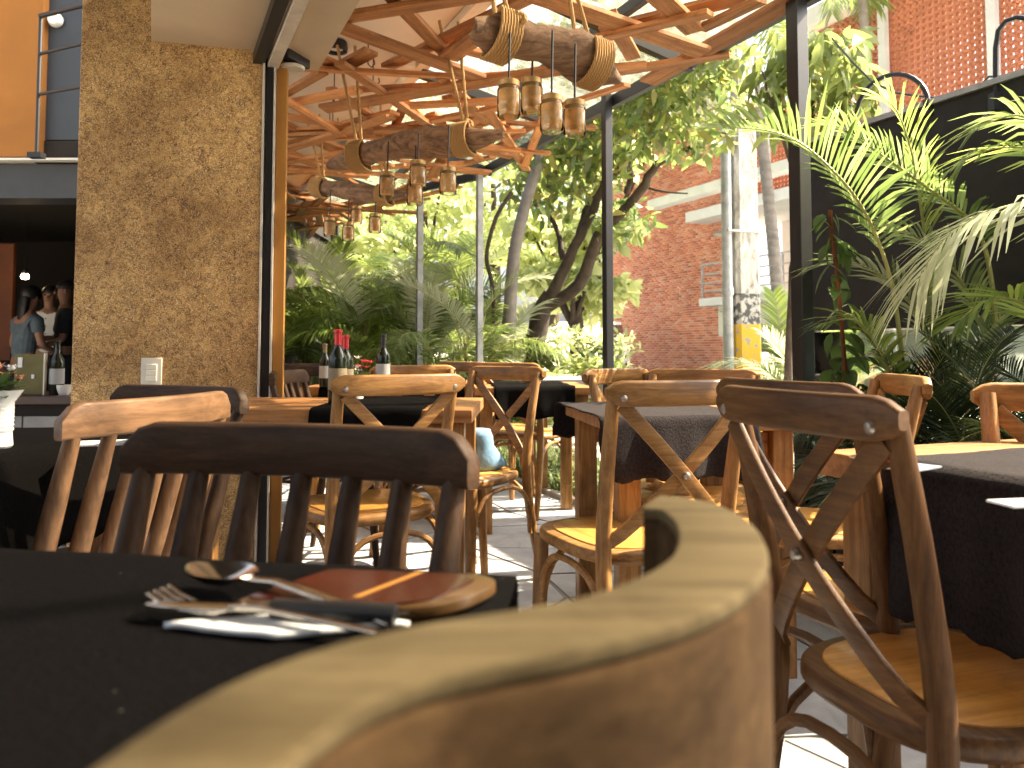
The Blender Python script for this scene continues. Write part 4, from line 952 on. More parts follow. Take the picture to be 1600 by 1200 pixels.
# ------------------------------------------------------------------ FURNITURE
def cross_chair(dark=False, sub=None):
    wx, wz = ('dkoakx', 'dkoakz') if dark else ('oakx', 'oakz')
    t = empty('cross_back_chair')
    def so(k, wf, wb, d0, d1, n=40):
        out = []
        for i in range(n):
            a = 2*PI*i/n; c, s = math.cos(a), math.sin(a); e = .62
            x = math.copysign(abs(c)**e, c); y = math.copysign(abs(s)**e, s); ymix = (y+1)/2
            hw = (wb+(wf-wb)*ymix)/2
            out.append((x*hw*k, (d0+d1)/2+y*(d1-d0)/2*k))
        return out
    m = MB(); m.prism(so(1, .45, .37, -.20, .22), .425, .458, .010); m.build('seat', M[wx], t, ang=50)
    m = MB(); m.prism(so(.86, .44, .37, -.195, .215), .455, .462, .003); m.build('seat_panel', M['seat'], t, ang=50)
    for sg in (-1, 1):
        m = MB(); m.tube([(sg*.185, .165, .43), (sg*.19, .175, .2), (sg*.195, .19, 0)], [.021, .019, .016], 12); m.build('front_leg', M[wz], t)
        P = smooth_path([Vector(p) for p in ((sg*.185, -.285, 0), (sg*.178, -.225, .22), (sg*.172, -.19, .45), (sg*.174, -.215, .65), (sg*.178, -.262, .85))], 4)
        m = MB(); m.tube(P, [.0155+.004*math.sin(PI*i/(len(P)-1)) for i in range(len(P))], 12); m.build('back_post', M[wz], t)
    yb = lambda z: -.19-.25*max(0, z-.45)**1.35
    n = 22; P = []; hs = []
    for i in range(n+1):
        s = -1+2*i/n; P.append((s*.205, yb(.84)-.012-.028*(1-s*s), .842)); hs.append(max(.42, math.sqrt(max(0, 1-max(0, (abs(s)-.80)/.2)**2))) if abs(s) > .8 else 1)
    m = MB(); m.sweep(P, .024, .054 if dark else .060, ch=.3, hs=hs, align=.5); m.build('top_rail', M[wx], t, ang=50)
    for sg in (-1, 1):
        P = []; 
        for i in range(13):
            s = i/12; z = .815-.335*s; x = sg*(-.165+.33*s); P.append((x, yb(z)-.018-.030*math.sin(PI*s)-sg*.006+(.02 if s > .9 else 0)*(s-.9)*10, z))
        nrm = [(0, -1, -.15)]*13
        m = MB(); m.sweep(P, .034, .0105, up=nrm, ch=.2); m.build('cross_brace', M[wx], t, ang=50)
    bz = MB()
    for c in ((-.168, yb(.83)-.034, .832), (.168, yb(.83)-.034, .832), (0, yb(.647)-.066, .648)):
        bz = MB(); bz.lathe([(.001, .006), (.006, .005), (.009, .001), (.009, -.008)], c, 12, Matrix.Rotation(R(90), 3, 'X')); bz.build('bolt', M['metal'], t)
    def hoop(a, b):
        a = Vector(a); b = Vector(b); P = []
        for i in range(15):
            q = PI*i/14; k = (1-math.cos(q))/2; p = a.lerp(b, .04+.92*(.5-.5*math.copysign(abs(math.cos(q))**.75, math.cos(q)))); p.z = .20+.205*math.sin(q)**.7; P.append(p)
        m = MB(); m.tube(P, .0095, 8); m.build('leg_hoop', M[wx], t)
    fl_, fr_, rl_, rr_ = (-.19, .178, 0), (.19, .178, 0), (-.178, -.225, 0), (.178, -.225, 0)
    hoop(fl_, fr_); hoop(fl_, rl_); hoop(fr_, rr_); hoop(rl_, rr_)
    return t
def comb_chair(rail_h=.064, rail_t=.026, zt=.85, mats=('walnutx', 'walnutz'), pts=None):
    t = empty('comb_back_chair'); wx, wz = mats
    n = 24; P = []; hs = []
    for i in range(n+1):
        s = -1+2*i/n; P.append((s*.230, -.265-.035*(1-s*s), zt-rail_h/2)); hs.append(1 if abs(s) < .84 else 1-.45*((abs(s)-.84)/.16)**2)
    m = MB(); m.sweep(P, rail_t, rail_h, ch=.22, hs=hs, align=1); m.build('top_rail', M[wx], t, ang=50)
    for k in range(7):
        s = -1+2*k/6; xt = s*.205; yt = -.265-.035*(1-(xt/.230)**2); a = Vector((s*.195, -.165-.03*(1-s*s), .44)); b = Vector((xt, yt, zt-rail_h+.006))
        rr = 1.08 if k in (0, 6) else 1
        m = MB(); m.tube([a, a.lerp(b, .3), a.lerp(b, .65), b], [.0145*rr, .0185*rr, .0165*rr, .0125*rr], 12); m.build('spindle', M[wz], t)
    out = [];
    for i in range(40):
        a = 2*PI*i/40; c, s = math.cos(a), math.sin(a); out.append((math.copysign(abs(c)**.6, c)*(.225+.01*s), math.copysign(abs(s)**.6, s)*.205))
    m = MB(); m.prism(out, .425, .455, .011); m.build('seat', M[wx], t, ang=50)
    for sx in (-1, 1):
        for sy in (-1, 1):
            a = Vector((sx*.14, sy*.14, .43)); b = Vector((sx*.195, sy*.195+(-.02 if sy < 0 else 0), 0))
            m = MB(); m.tube([a, a.lerp(b, .35), a.lerp(b, .7), b], [.013, .019, .016, .012], 12); m.build('leg', M[wz], t)
        m = MB(); m.tube([(sx*.17, -.165, .21), (sx*.17, 0, .212), (sx*.17, .165, .21)], [.008, .012, .008], 8); m.build('stretcher', M[wx], t)
    m = MB(); m.tube([(-.17, 0, .212), (0, 0, .212), (.17, 0, .212)], [.008, .012, .008], 8); m.build('stretcher', M[wx], t)
    return t
def place(t, L, Rr, mode, label, yb=-.27, group=None):
    a = at(L[0], 560, L[1]); b = at(Rr[0], 560, Rr[1]); c = (a+b)/2; c.z = 0; d = (b-a); d.z = 0; d.normalize()
    f = Vector((-d.y, d.x, 0)) if mode == 'away' else Vector((d.y, -d.x, 0))
    t.location = c - f*yb; t.rotation_euler = (0, 0, math.atan2(f.y, f.x)-PI/2)
    tag(t, label, 'chair', group)
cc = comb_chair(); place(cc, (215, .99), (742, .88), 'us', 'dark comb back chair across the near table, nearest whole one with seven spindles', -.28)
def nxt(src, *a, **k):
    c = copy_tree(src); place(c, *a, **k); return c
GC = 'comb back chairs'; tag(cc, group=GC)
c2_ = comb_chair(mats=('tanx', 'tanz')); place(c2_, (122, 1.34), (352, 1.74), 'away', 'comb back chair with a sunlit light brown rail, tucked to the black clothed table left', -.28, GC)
nxt(cc, (190, 2.08), (385, 1.9), 'us', 'comb back chair directly in front of the mottled pillar under the light switch', -.28, GC)
nxt(cc, (424, 3.35), (472, 3.75), 'us', 'small dark comb back chair right beside the ochre jamb', -.28, GC)
nxt(cc, (478, 4.6), (552, 4.5), 'us', 'comb back chair behind the tall red capped bottle', -.28, GC)
nxt(cc, (440, 5.4), (500, 5.4), 'us', 'farthest comb back chair beyond the one beside the ochre jamb', -.28, GC)
GX = 'cross back chairs'
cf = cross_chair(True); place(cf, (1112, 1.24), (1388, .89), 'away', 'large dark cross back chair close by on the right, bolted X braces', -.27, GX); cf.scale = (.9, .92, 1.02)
g_ = copy_tree(cf); g_.location = cf.location + Vector((.10, .375, 0)); g_.rotation_euler = cf.rotation_euler; g_.rotation_euler.z += R(4); tag(g_, 'dark cross back chair tucked in directly behind the large near one', 'chair', GX)
ca_ = cross_chair(); place(ca_, (526, 2.15), (715, 2.34), 'away', 'golden cross back chair pushed to the wooden table with the wine bottles', -.27, GX)
nxt(ca_, (733, 3.45), (850, 3.2), 'us', 'golden cross back chair with the pale blue bundle on its seat', -.27, GX)
nxt(ca_, (738, 4.5), (850, 4.3), 'away', 'cross back chair showing its rail just above the one with the blue bundle', -.27, GX)
nxt(ca_, (578, 3.55), (712, 3.7), 'us', 'cross back chair on the far side of the bottle table', -.27, GX)
nxt(ca_, (926, 1.74), (1196, 1.90), 'away', 'brown cross back chair at the middle table with dark wool cloth', -.27, GX)
nxt(ca_, (985, 2.95), (1213, 2.75), 'us', 'cross back chair with shadow striped rail on the far side of the wool cloth table', -.27, GX)
nxt(ca_, (893, 2.75), (1030, 3.15), 'us', 'pale cross back chair seen side on left of the wool cloth table', -.27, GX)
nxt(ca_, (1372, 2.35), (1440, 2.0), 'us', 'bright golden cross back chair in front of the palms with a sunlit seat', -.27, GX)
nxt(ca_, (1582, 1.62), (1830, 1.5), 'us', 'cross back chair cut by the right edge with one rounded rail end showing', -.27, GX)
nxt(ca_, (695, 4.9), (752, 4.7), 'away', 'far cross back chair just left of the grey terrace post', -.27, GX)
# foreground chair: bent broad rail, close to the lens
fc = empty('bent_back_chair', (-.10, .50, 0), 0, 'blurred chair in the foreground with a broad bent wooden back rail', 'chair')
cl3 = smooth_path([Vector((x, y, 0)) for x, y in ((.092, .510), (.110, .498), (.116, .465), (.112, .42), (.098, .37), (.074, .33), (.044, .30), (.012, .281), (-.020, .266), (-.046, .248), (-.064, .226), (-.075, .198), (-.081, .165), (-.083, .125))], 4)
n = len(cl3); m = MB(); P = [p-fc.location+Vector((0, 0, .735)) for p in cl3]
m.sweep(P, .046, .20, ch=.14, align=.5, hs=[1]*n); m.build('top_rail', M['lightwood'], fc, ang=60)
m = MB(); m.sweep([p+Vector((0, 0, .1025)) for p in P], .0445, .008, ch=.3); m.build('lit_top_band', M['litwood'], fc, ang=60)  # added strip carrying the lit tone of the rail top
for i in (4, 13, 23, 33, 43):
    p = P[i]; q = Vector((p.x*.7-.0, p.y*.55+.05, .44)); m = MB(); m.tube([q, q.lerp(Vector((p.x, p.y, .65)), .5), (p.x, p.y, .65)], [.011, .015, .012], 10); m.build('spindle', M['oakz'], fc)
out = [(math.cos(2*PI*i/36)*.205-.0, math.sin(2*PI*i/36)*.205-.02) for i in range(36)]
m = MB(); m.prism(out, .425, .455, .01); m.build('seat', M['oakx'], fc, ang=50)
for sx in (-1, 1):
    for sy in (-1, 1): m = MB(); m.tube([(sx*.13, sy*.13, .43), (sx*.18, sy*.18, 0)], [.018, .013], 10); m.build('leg', M['oakz'], fc)

# ------------------------------------------------------------------ tables
def table(name, org, ang, L, W, label, mat='tabletop', th=.04, planks=4, legmat='oakz', rounded=0, legs=True):
    """org = corner; x along L at ang, y along W (left of x)"""
    t = empty(name, org, ang, label, 'table')
    if rounded:
        out = []
        for cx_, cy_, a0 in ((L-rounded, W-rounded, 0), (rounded, W-rounded, 90), (rounded, rounded, 180), (L-rounded, rounded, 270)):
            for k in range(7): a = R(a0+15*k); out.append((cx_+rounded*math.cos(a), cy_+rounded*math.sin(a)))
        m = MB(); m.prism(out, .75-th, .75, .006); m.build('top', M[mat], t, ang=30)
    else:
        pw = W/planks
        for k in range(planks):
            m = MB(); m.box((L/2, pw*(k+.5), .75-th/2), (L, pw-.0025, th)); m.build('plank', M[mat], t, smooth=False, bevel=.003)
    if legs:
        for x in (.06, L-.06):
            for y in (.06, W-.06): m = MB(); m.box((x, y, (.75-th)/2), (.065, .065, .75-th)); m.build('leg', M[legmat], t, smooth=False, bevel=.004)
        m = MB(); m.box((L/2, .06, .66), (L-.19, .02, .08)); m.build('apron', M[mat], t, smooth=False); m = MB(); m.box((L/2, W-.06, .66), (L-.19, .02, .08)); m.build('apron', M[mat], t, smooth=False)
    return t
def runner(name, org, ang, x0, x1, W, hang0, hang1, label, mat='cloth', seed=0, along='y', wav=.012, fringe=False):
    """cloth across a table: x0..x1 extent along table x, runs over y from 0 to W with hangs; along='x' runs along x with L=W"""
    rnd = random.Random(seed); ns = 64; nw = 40; vs = []; fs = []
    tot = hang0+W+hang1; e = .006
    for i in range(ns+1):
        s = -hang0+tot*i/ns
        for j in range(nw+1):
            x = x0+(x1-x0)*j/nw
            if s < 0: y = -e; z = .7555+s; k = min(1, -s/.12); y -= k*(.010+wav*(1+math.sin(x*23+seed))+.004*math.sin(x*61))
            elif s > W: y = W+e; z = .7555-(s-W); k = min(1, (s-W)/.12); y += k*(.010+wav*(1+math.sin(x*21+seed*2)))
            else: y = s; z = .7555+.0008*math.sin(x*30+y*17)
            if abs(s) < .008 or abs(s-W) < .008: z -= .001
            z += (.006*math.sin(x*37+seed) if (s < -hang0+.01 or s > W+hang1-.01) else 0)
            if fringe and (i in (0, ns)): z -= .007*rnd.random()
            xx = x+(.004*math.sin(s*25) if j in (0, nw) else 0)+(rnd.uniform(-.003, .003) if fringe and j in (0, nw) else 0)
            vs.append((xx, y, z) if along == 'y' else (y, xx, z))
    for i in range(ns):
        for j in range(nw): a = i*(nw+1)+j; fs.append((a, a+1, a+nw+2, a+nw+1))
    m = MB(); m.add(vs, fs); o = m.build(name, M[mat], None, ang=70); o.location = org; o.rotation_euler = (0, 0, ang)
    md = o.modifiers.new('s', 'SOLIDIFY'); md.thickness = .004; md.offset = 0
    tag(o, label, 'tablecloth'); return o
# near table: far right corner at about (0,.67); x axis runs along the far edge to the left?
a0 = atz(-40, 862, .75); a1 = atz(806, 908, .75); dirv = (a1-a0); dirv.z = 0; dirv.normalize()
an = math.atan2(dirv.y, dirv.x); L0 = 1.5; W0 = .66
nr = Vector((-dirv.y, dirv.x, 0)); org = Vector((a1.x, a1.y, 0)) - dirv*L0 - nr*W0
table('near_table', org, an, L0, W0, 'near table with rounded corners, fully under a smooth black cloth', 'walnutx', .035, legmat='walnutz', rounded=.05)
z_ = .764; p1, p2, p3 = atz(402, 938, z_), atz(520, 898, z_), atz(806, 909, z_)
ex = (p3-p2).normalized(); ey = Vector((-ex.y, ex.x, 0)); wB = (p3-p2).length; sk = (p1-p2); dB = .085; shx = sk.dot(ex)/abs(sk.dot(ey))
mbd = empty('menu_board', p2, math.atan2(ex.y, ex.x), 'red lacquered wooden menu board with golden stripe and rounded corner behind the cutlery', 'menu board')
def rpoly(x0, x1, y0, y1, rr, sh):
    out = []
    for cx_, cy_, a0, q in ((x1-rr, y1-rr, 0, rr), (x0+.004, y1-.004, 90, .004), (x0+.004, y0+.004, 180, .004), (x1-rr, y0+rr, 270, rr)):
        for k in range(8): a = R(a0+90*k/7); yy = cy_+q*math.sin(a); out.append((cx_+q*math.cos(a)-sh*yy*-1, yy))
    return out
sh = shx*-1
m = MB(); m.prism(rpoly(0, wB, -dB, 0, .035, sh), -.004, .005, .002); m.build('rim', M['edgewood'], mbd, ang=30)
m = MB(); m.prism(rpoly(.003, wB-.018, -dB+.006, -.006, .022, sh), .0052, .0064, .0004); m.build('lacquer_panel', M['redtop'], mbd, ang=30)
m = MB(); m.add([(x*1+sh*y, y, .0067) for x, y in ((wB*.50, -.006), (wB*.50+.006, -.006), (wB*.50+.006, -dB+.014), (wB*.50, -dB+.014))], [(0, 1, 2, 3)]); m.build('stripe', M['gold'], mbd, smooth=False)
cl0 = atz(522, 898, .75); off = L0+.004
runner('near_tablecloth', org, an, -.02, off, W0, .15, .22, 'smooth black cloth over the near table under the cutlery', 'cloth', 1, wav=.004)
# table T1 left
d1 = Vector((-math.cos(R(4)), math.sin(R(4))*-1, 0))
a1_ = math.atan2(-.03, 1.0)
o1 = Vector((-.905-1.25, 1.20+.03*1.25, 0))
table('left_table', o1, a1_, 1.25, .70, 'wooden table left of the pillar under a long black cloth', 'tabletop', .04)
runner('left_tablecloth', o1, a1_, .05, .64, 1.25, .05, .20, 'black runner hanging over the end of the left table with the white jug', 'cloth', 2, along='x', wav=.004)
# T2 middle
o2 = at(738, 560, 2.47); o2.z = 0
table('bottle_table', o2-Vector((1.15, -.0, 0))+Vector((0, .02, 0)), R(-1), 1.15, .66, 'sunlit wooden table with thick planks and wine bottles past the door track', 'tabletop', .042)
org2 = o2-Vector((1.15, 0, 0))+Vector((0, .02, 0)); a2 = R(-1)
runner('bottle_table_runner', org2, a2, .63, .63+.36, .66, .18, .15, 'black runner hanging over the front of the wine bottle table', 'cloth', 3, wav=.006)
runner('bottle_table_placemat', org2, a2, .0, .58, .56, .0, .0, 'thin black cloth lying flat on the left part of the wine bottle table', 'cloth', 3) if False else None
# T3
o3 = at(955, 560, 2.15); o3.z = 0
table('middle_table', o3, R(8), .58, .62, 'wooden table in the middle of the terrace under dark wool cloth', 'tabletop', .04, legmat='redleg' if False else 'oakz')
runner('wool_tablecloth', o3, R(8), -.035, .43, .62, .17, .12, 'fuzzy dark wool cloth draped over the middle table', 'wool', 4, wav=.014, fringe=True)
# T4 right table: left edge from P to Q
P4 = Vector((.585, 1.48, 0)); fw = Vector((math.cos(R(21)), math.sin(R(21)), 0)); pe = Vector((fw.y, -fw.x, 0))
o4 = P4 + pe*.88; a4 = R(21)      # x along fw, y back towards P4
table('right_table', o4, a4, 1.25, .88, 'wooden table on the right with a sunlit corner and brown black wool cloth', 'tabletop', .045)
runner('brown_tablecloth', o4, a4, .06, .72, 1.25, .24, .1, 'brown black wool cloth with frayed edge hanging over the end of the right table', 'wool', 5, along='x', wav=.008, fringe=True)
# T5, T6 far tables
for k, (px, d, L, W, an_, lb) in enumerate(((742, 3.95, .62, .7, 4, 'sunlit pale table beyond the chair with the blue bundle'), (470, 4.0, .5, .6, 0, 'small table behind the wine bottles with a black cloth'), (590, 4.4, .6, .6, 3, 'far table behind the far side chair of the bottle table'))):
    oo = at(px, 560, d); oo.z = 0; table('far_table', oo, R(an_), L, W, lb, 'tabletop', .04)
    runner('far_tablecloth', oo, R(an_), .1, L-.1, W, .16, .1, ['black runner on the sunlit pale far table', 'black runner on the small table behind the wine bottles', 'black runner on the farthest terrace table'][k], 'cloth', 6+k)
oo = at(835, 560, 5.1); oo.z = 0; table('far_table', oo, R(6), .7, .7, 'pale sunlit table near the planting behind the shadowed one', 'slab', .04)
# ------------------------------------------------------------------ small things
def bottle(px, pyb, h, z, label, cap='redfoil', lab='label', d=None):
    p = atz(px, pyb, z) if d is None else at(px, pyb, d)
    o = empty('wine_bottle', (p.x, p.y, z), 0, label, 'bottle'); k = h/.30
    m = MB(); m.lathe([(.001, .004), (.033, 0), (.037, .006), (.037, .175), (.034, .195), (.022, .215), (.0145, .235), (.0135, .285), (.016, .287), (.016, .297), (.012, .30), (.001, .30)], (0, 0, 0), 24); m.v = [(x*k, y*k, zz*k) for x, y, zz in m.v]; m.build('glass', M['bottle'], o)
    m = MB(); m.lathe([(.0377, .06), (.0377, .145)], (0, 0, 0), 24); m.v = [(x*k, y*k, zz*k) for x, y, zz in m.v]; m.f = m.f[:-2]; m.build('label', M[lab], o)
    if cap: m = MB(); m.lathe([(.0148, .238), (.0145, .286), (.0175, .288), (.0175, .299), (.001, .302)], (0, 0, 0), 20); m.v = [(x*k, y*k, zz*k) for x, y, zz in m.v]; m.build('capsule', M[cap], o)
    return o
bottle(527, 632, .255, .757, 'tall wine bottle with red capsule at the left of the cross back chair')
bottle(539, 626, .24, .757, 'second red capped bottle half behind the tall one')
bottle(598, 612, .26, .755, 'dark bottle with black neck and white label farther back', 'blackplastic', 'whitelabel')
bottle(507, 604, .22, .755, 'small far bottle with pale neck left of the red capped one', 'label', 'whitelabel')
bottle(88, 618, .27, .72, 'wine bottle with white label on the bar counter beside the pillar', None, 'whitelabel', 3.85)
# flowers
def flowers(loc, label, n, sc, cols, seed, pot=True):
    random.seed(seed); o = empty('flower_bunch', loc, 0, label, 'flowers')
    if pot: m = MB(); m.lathe([(.001, 0), (.028, 0), (.034, .06), (.03, .075), (.026, .07), (.024, .02), (.001, .015)], (0, 0, 0), 16); m.build('pot', M['white'], o)
    hb = .07 if pot else .0
    for i in range(n):
        a = random.uniform(0, 6.3); r = random.uniform(.01, .055)*sc; hh = hb+random.uniform(.03, .08)*sc; c = Vector((r*math.cos(a), r*math.sin(a), hh))
        m = MB(); m.tube([(0, 0, hb*.6), c], .0015, 5); m.build('stem', M['leafc'], o)
        m = MB(); R0 = random.uniform(.010, .016)*sc
        for k in range(6):
            b = 2*PI*k/6+a; m.add([c, c+Vector((math.cos(b-.4)*R0*.7, math.sin(b-.4)*R0*.7, .004)), c+Vector((math.cos(b)*R0*1.2, math.sin(b)*R0*1.2, .008*sc)), c+Vector((math.cos(b+.4)*R0*.7, math.sin(b+.4)*R0*.7, .004))], [(0, 1, 2, 3)])
        m.lathe([(.001, -.004), (R0*.5, 0), (.001, .006)], c, 8); m.build('blossom', M[random.choice(cols)], o)
    for i in range(n*2):
        inst('leaf', lfc, o, (0, 0, hb*.9+random.uniform(0, .03)), (random.uniform(-.4, .4), random.uniform(-1.0, .3), random.uniform(0, 6.3)), random.uniform(.03, .06)*sc)
p = atz(556, 623, .757); flowers((p.x, p.y, .757), 'bunch of red and white flowers beside the wine bottles', 14, 1.1, ['petalred', 'petalred', 'white', 'petalpink'], 4)
# jug with flowers at left edge
p = atz(-12, 700, .758)
jg = empty('white_jug', (p.x, p.y, .758), 0, 'white ribbed ceramic jug at the left edge of the black clothed table', 'jug')
m = MB(); m.lathe([(.001, 0), (.030, 0), (.033, .004), (.031, .03), (.033, .06), (.031, .085), (.034, .108), (.031, .106), (.028, .08), (.028, .01), (.001, .006)], (0, 0, 0), 28)
m.v = [(x*(1+.0*z)+(.020*max(0, (z-.07)/.04)**2 if x > .015 else 0), y*(1-.15*max(0, (z-.08)/.03)), z) for x, y, z in m.v]; m.build('body', M['white'], jg)
for k in range(7): m = MB(); m.lathe([(.0318, .03+k*.008), (.0336, .034+k*.008), (.0318, .038+k*.008)], (0, 0, 0), 24); m.f = m.f[:-2]; m.build('rib', M['white'], jg)
m = MB(); m.tube(smooth_path([Vector(q) for q in ((-.03, 0, .095), (-.055, 0, .09), (-.06, 0, .06), (-.05, 0, .035), (-.032, 0, .03))]), .005, 8); m.build('handle', M['white'], jg)
flowers((p.x+.005, p.y, .758+.09), 'orange pink flowers standing in the white jug', 10, 1.0, ['petalpink', 'petalpink', 'petalred', 'white'], 7, False)
# napkins, plates
def fork_(loc, rz, label):
    o = empty('fork', loc, rz, label, 'fork'); m = MB()
    m.sweep([(0, 0, .006), (.05, 0, .009), (.10, 0, .012), (.125, 0, .010)], .0085, .0025, ch=.2)
    m.sweep([(.122, 0, .010), (.134, 0, .006), (.150, 0, .004)], .018, .002, ch=.2); m.build('handle', M['cutlery'], o)
    for k in range(4):
        y = (k-1.5)*.0062; t_ = MB(); t_.sweep([(.146, y*.8, .0042), (.165, y, .005), (.185, y*1.1, .009), (.197, y*1.15, .014)], .0034, .0022, ch=.2); t_.build('tine', M['cutlery'], o)
    return o
def bl_spoon(loc, rz, label):
    o = empty('spoon', loc, rz, label, 'spoon'); m = MB(); m.sweep([(0, 0, .004), (.05, 0, .010), (.10, 0, .015), (.13, 0, .012)], .009, .0028, ch=.2); m.build('handle', M['cutlery'], o)
    n = 20; rings = []
    for i in range(9):
        s = i/8; x = .128+.062*s; hw = .0205*math.sin(PI*min(1, .08+s*.92))**.55; hw = max(hw, .003)
        dp = -.010*math.sin(PI*min(1, s+.02)); rings.append([Vector((x, hw*math.cos(2*PI*j/n), .014+(dp*(1-abs(math.cos(2*PI*j/n))**2) if math.sin(2*PI*j/n) < 0 else dp*(1-abs(math.cos(2*PI*j/n))**2)+.0016))) for j in range(n)])
    m = MB(); m.ring(rings); m.build('bowl', M['cutlery'], o, ang=70); return o
ztop = .7578
def ground2(px, py, z): p = atz(px, py, z); return p
npk = MB(); A_ = ground2(256, 984, ztop); B_ = ground2(430, 1003, ztop); C_ = ground2(640, 985, ztop); D_ = ground2(470, 966, ztop)
vs = []; G = 12
for i in range(G+1):
    for j in range(G+1):
        s, t_ = i/G, j/G; p = (A_*(1-s)+B_*s)*(1-t_)+(D_*(1-s)+C_*s)*t_; p = p+Vector((0, 0, .0012+.0008*max(0, math.sin(s*9+t_*7))+.0012*(s*t_))); vs.append(p)
fs = [(i*(G+1)+j, (i+1)*(G+1)+j, (i+1)*(G+1)+j+1, i*(G+1)+j+1) for i in range(G) for j in range(G)]
npk.add(vs, fs); o = npk.build('napkin', M['paper'], None, ang=80); md = o.modifiers.new('s', 'SOLIDIFY'); md.thickness = .0035; md.offset = 1; tag(o, 'folded white paper napkin under the cutlery on the near table', 'napkin')
def lay(fn, pa_, pb_, z, label, Ltot):
    a = atz(*pa_, z); b = atz(*pb_, z); d = b-a; o = fn((a.x, a.y, z), math.atan2(d.y, d.x), label); k = d.length/Ltot; k = max(.8, min(1.15, k)); o.scale = (k, k, k); return o
lay(fork_, (590, 1002), (246, 950), .7615, 'steel fork with four tines laid on the white napkin', .197)
lay(bl_spoon, (610, 985), (298, 912), .761, 'steel spoon with its bowl lying left beside the fork', .19)
def knife(loc, rz, label):
    o = empty('knife', loc, rz, label, 'knife'); m = MB(); m.sweep([(0, 0, .008), (.02, 0, .0085), (.08, 0, .008), (.105, 0, .008)], .018, .014, ch=.35); m.build('handle', M['blackplastic'], o, ang=60)
    m = MB(); m.sweep([(.104, 0, .008), (.16, .002, .008), (.2, .004, .008), (.215, .006, .008)], .0016, .019, up=(0, 1, 0), ch=.1, hs=[.8, 1, .9, .3]); m.build('blade', M['cutlery'], o)
    return o
lay(knife, (618, 975), (330, 960), .763, 'knife with a thick black handle across the white napkin', .215)
# left table cutlery/napkin
p = atz(175, 694, ztop); m = MB(); m.box((0, 0, .003), (.12, .07, .004), Matrix.Rotation(R(20), 3, 'Z')); o = m.build('napkin', M['paper'], smooth=False, bevel=.001); o.location = (p.x, p.y, ztop); tag(o, 'small white napkin on the black cloth behind the sunlit comb chair', 'napkin')
p = atz(1425, 733, .762)
m = MB(); m.box((0, 0, .003), (.08, .05, .003), Matrix.Rotation(R(35), 3, 'Z')); o = m.build('napkin', M['paper'], smooth=False, bevel=.001); o.location = (p.x, p.y, .762); tag(o, 'white napkin on the brown wool cloth beside the small dish', 'napkin')
p = atz(1378, 730, .762); dsh = empty('small_dish', (p.x, p.y, .762), 0, 'small round reddish dish on the right table', 'dish')
m = MB(); m.lathe([(.001, 0), (.025, 0), (.045, .012), (.047, .014), (.043, .013), (.024, .004), (.001, .004)], (0, 0, 0), 24); m.build('dish', M['dkoakx'], dsh)
m = MB(); m.lathe([(.001, .004), (.014, .006), (.010, .016), (.001, .018)], (.008, 0, 0), 12); m.build('sauce', M['petalred'], dsh)
p = atz(1597, 790, .762); m = MB(); m.box((0, 0, .003), (.06, .04, .003), Matrix.Rotation(R(10), 3, 'Z')); o = m.build('napkin', M['paper'], smooth=False, bevel=.001); o.location = (p.x, p.y, .762); tag(o, 'white napkin at the right edge of the brown wool cloth', 'napkin')
# blue bundle on the seat
bc = bpy.data.objects['cross_back_chair']
p = at(752, 745, 3.12); m = MB()
rings = []
for i, (z, r_, dx) in enumerate(((0, .075, 0), (.02, .085, .01), (.06, .07, 0), (.10, .058, -.01), (.135, .062, -.012), (.16, .05, -.01), (.165, .02, -.01))):
    rings.append([Vector((dx+r_*math.cos(2*PI*j/18)*(1+.12*math.sin(3*2*PI*j/18+i)), r_*.8*math.sin(2*PI*j/18)*(1+.1*math.sin(2*2*PI*j/18+i)), z)) for j in range(18)])
m.ring(rings); o = m.build('blue_bundle', M['bluecloth'], ang=80); o.location = (p.x, p.y, .463); tag(o, 'pale blue patterned cloth bundle resting on a golden chair seat', 'cloth bundle')
# light switch
sw = empty('light_switch', at(237, 581, 3.20)+pn*.0, 0, 'cream light switch plate on the mottled pillar', 'switch')
s0 = at(237, 581, 3.2); # project on pillar face
tt = (pr-Vector((0, 0, 0))).dot(pn); rr_ = ray(237, 581); kk = tt/(rr_.dot(pn)); sw.location = Vector((0, 0, CZ))+rr_*kk
sw.rotation_euler = (0, 0, R(14))
m = MB(); m.box((0, -.004, 0), (.082, .008, .118)); m.build('plate', M['switch'], sw, bevel=.003)
m = MB(); m.box((0, -.0095, -.004), (.045, .003, .072)); fr_ = m.build('frame', M['white'], sw, bevel=.001)
for z in (.020, -.004, -.028): m = MB(); m.box((0, -.0125, z), (.042, .005, .0215)); m.build('rocker', M['switch'], sw, bevel=.001)
# bar items
mb = empty('menu_stand', at(45, 640, 3.82), 0, 'olive framed menu board standing on the bar counter', 'menu board'); mb.location.z = .722
m = MB(); m.box((0, 0, .10), (.15, .012, .20)); m.build('board', M['boardgreen'], mb, bevel=.002)
m = MB(); m.box((.076, -.002, .10), (.006, .02, .21)); m.build('edge', M['switch'], mb)
m = MB(); m.box((-.045, -.008, .16), (.022, .004, .05)); m.build('tag', M['paper'], mb)
m = MB(); m.box((.02, -.008, .09), (.014, .004, .02)); m.build('tag', M['paper'], mb)
p = at(100, 618, 3.85); cup = MB(); cup.lathe([(.001, 0), (.025, 0), (.036, .03), (.038, .05), (.035, .05), (.03, .01), (.001, .006)], (0, 0, 0), 18)
cup.tube([(-.036, 0, .04), (-.055, 0, .035), (-.05, 0, .015), (-.03, 0, .012)], .004, 6); o = cup.build('cup', M['white']); o.location = (p.x, p.y, .72); tag(o, 'white cup on the bar counter next to the bottle', 'cup')

